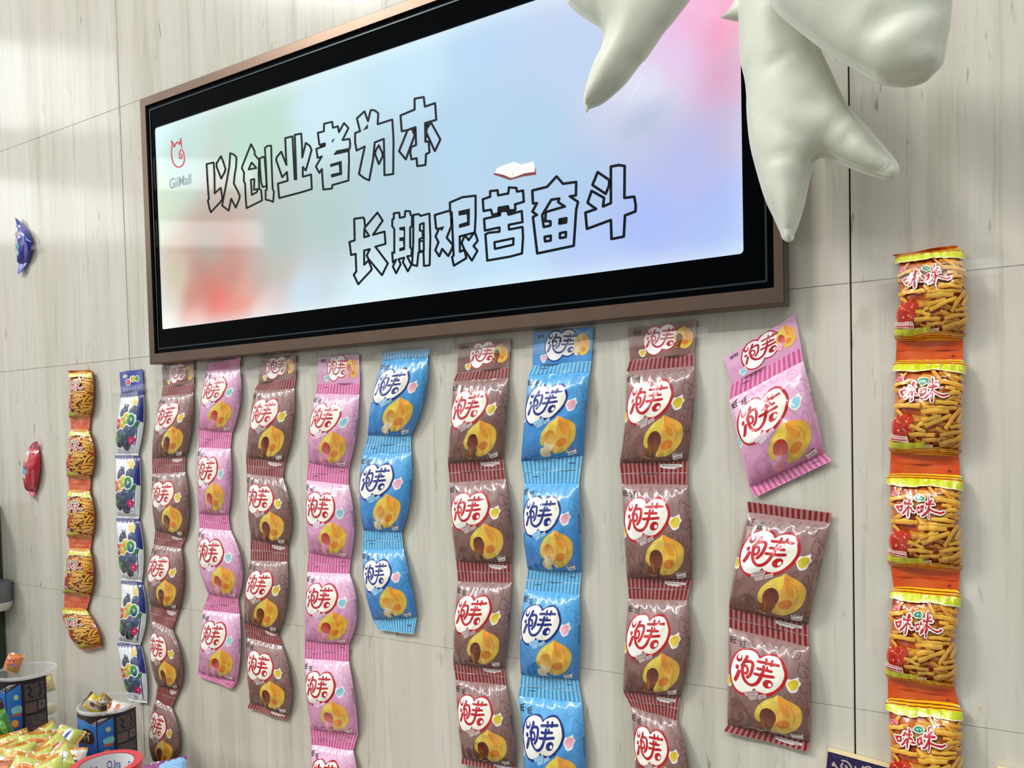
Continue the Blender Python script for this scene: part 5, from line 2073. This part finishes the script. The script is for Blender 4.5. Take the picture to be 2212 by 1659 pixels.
def carton_art():
    A = 0.8
    a = Art(A, lambda u, v: np.array(lin((126, 92, 126))), nu=20, nv=16)
    a.poly([(0, 0), (1, 0), (1, 0.19), (0, 0.19)], (30, 14, 66))
    a.up()
    g = (196, 176, 166)
    for o in (0.03, 0.56):
        S = lambda pts, w=0.014: a.stroke([(o + x * 0.5, 0.02 + y * 0.16) for x, y in pts], w, g, smooth=4)
        S([(0.06, 0.45), (0.14, 0.75), (0.3, 0.92), (0.42, 0.88)])
        S([(0.2, 0.2), (0.3, 0.2), (0.38, 0.5), (0.3, 0.72), (0.2, 0.6), (0.22, 0.36)])
        S([(0.26, 0.45), (0.31, 0.5), (0.28, 0.58)], 0.01)
        S([(0.44, 0.35), (0.5, 0.6), (0.48, 0.9), (0.56, 0.9), (0.55, 0.7)])
        S([(0.58, 0.2), (0.54, 0.5)])
        S([(0.62, 0.85), (0.66, 0.5), (0.6, 0.3), (0.68, 0.12), (0.74, 0.3), (0.7, 0.45)])
        S([(0.76, 0.25), (0.88, 0.2), (1.0, 0.45), (1.06, 0.7)])
        S([(0.78, 0.5), (0.84, 0.85), (0.96, 0.9), (0.98, 0.6), (0.9, 0.42), (0.84, 0.5)])
        S([(0.89, 0.6), (0.92, 0.66)], 0.01)
        a.ell(o + 0.03, 0.02 + 0.6 * 0.16, 0.016, 0.016, g, n=10)
        a.ell(o + 0.53, 0.02 + 0.4 * 0.16, 0.016, 0.016, g, n=10)
        for k in range(5):
            a.ell(o + 0.02 + 0.03 * k, 0.025 + 0.008 * (k % 2), 0.004, 0.004, (150, 150, 200), n=6)
    return a


CREAM = plain('cream_card_top', (226, 206, 160), 0.6)


def thin_carton(x0, w, ztop, tilt, label):
    h, dpt = w * 0.8, 0.014
    org = np.array([x0, -0.0012, ztop])
    root = tag(empty('thin_carton', org), label, 'carton', 'thin purple cartons at the lower right')
    R_ = Matrix.Rotation(tilt, 3, 'Y')

    def tfp(x, y, z):
        q = R_ @ Vector((x, 0, z))
        return np.array([x0 + q.x, y, ztop + q.z])
    A_ = art('carton', carton_art)
    F = np.zeros((A_.nv + 1, A_.nu + 1, 3))
    for j in range(A_.nv + 1):
        for i in range(A_.nu + 1):
            F[j, i] = tfp(w * i / A_.nu, -0.0012 - dpt, -h * j / A_.nv)
    printed_surface('front_panel', A_, F, PRINT, root, org)
    v, f = box_mesh(0, w, -0.0008 - dpt, -0.0012, -h, 0)
    v = [tfp(*q) for q in v]
    mesh_obj('carton_body', v, f, CREAM, root, org)
    return root


thin_carton(-0.128, 0.125, 1.0955, math.radians(6.0), 'thin purple carton with a navy scroll border, standing left of the right orange strip')
thin_carton(0.046, 0.125, 1.108, math.radians(1.0), 'thin purple carton cut off at the bottom right corner')

# ---- the corner of a grey tub that reaches into the picture at the left edge
tb_ = at(3, 1282, 0.035)
torg2 = np.array([tb_[0] - 0.022, -0.029, at(3, 1322, 0.035)[2]])
tub = tag(empty('plastic_tub', torg2), 'grey plastic tub with a white base, only its edge showing at far left', 'tub')
ht = at(3, 1258, 0.035)[2] - torg2[2]
lathe('tub_body', [(0.0, 0.022), (0.022, 0.022), (0.025, 0.026), (0.026, ht), (0.024, ht), (0.023, 0.028), (0, 0.026)], plain('grey_tub_plastic', (112, 116, 122), 0.25), tub, torg2)
lathe('tub_base', [(0, 0), (0.017, 0.001), (0.025, 0.010), (0.027, 0.0215), (0, 0.0215)], plain('white_tub_plastic', (214, 216, 214), 0.3), tub, torg2)
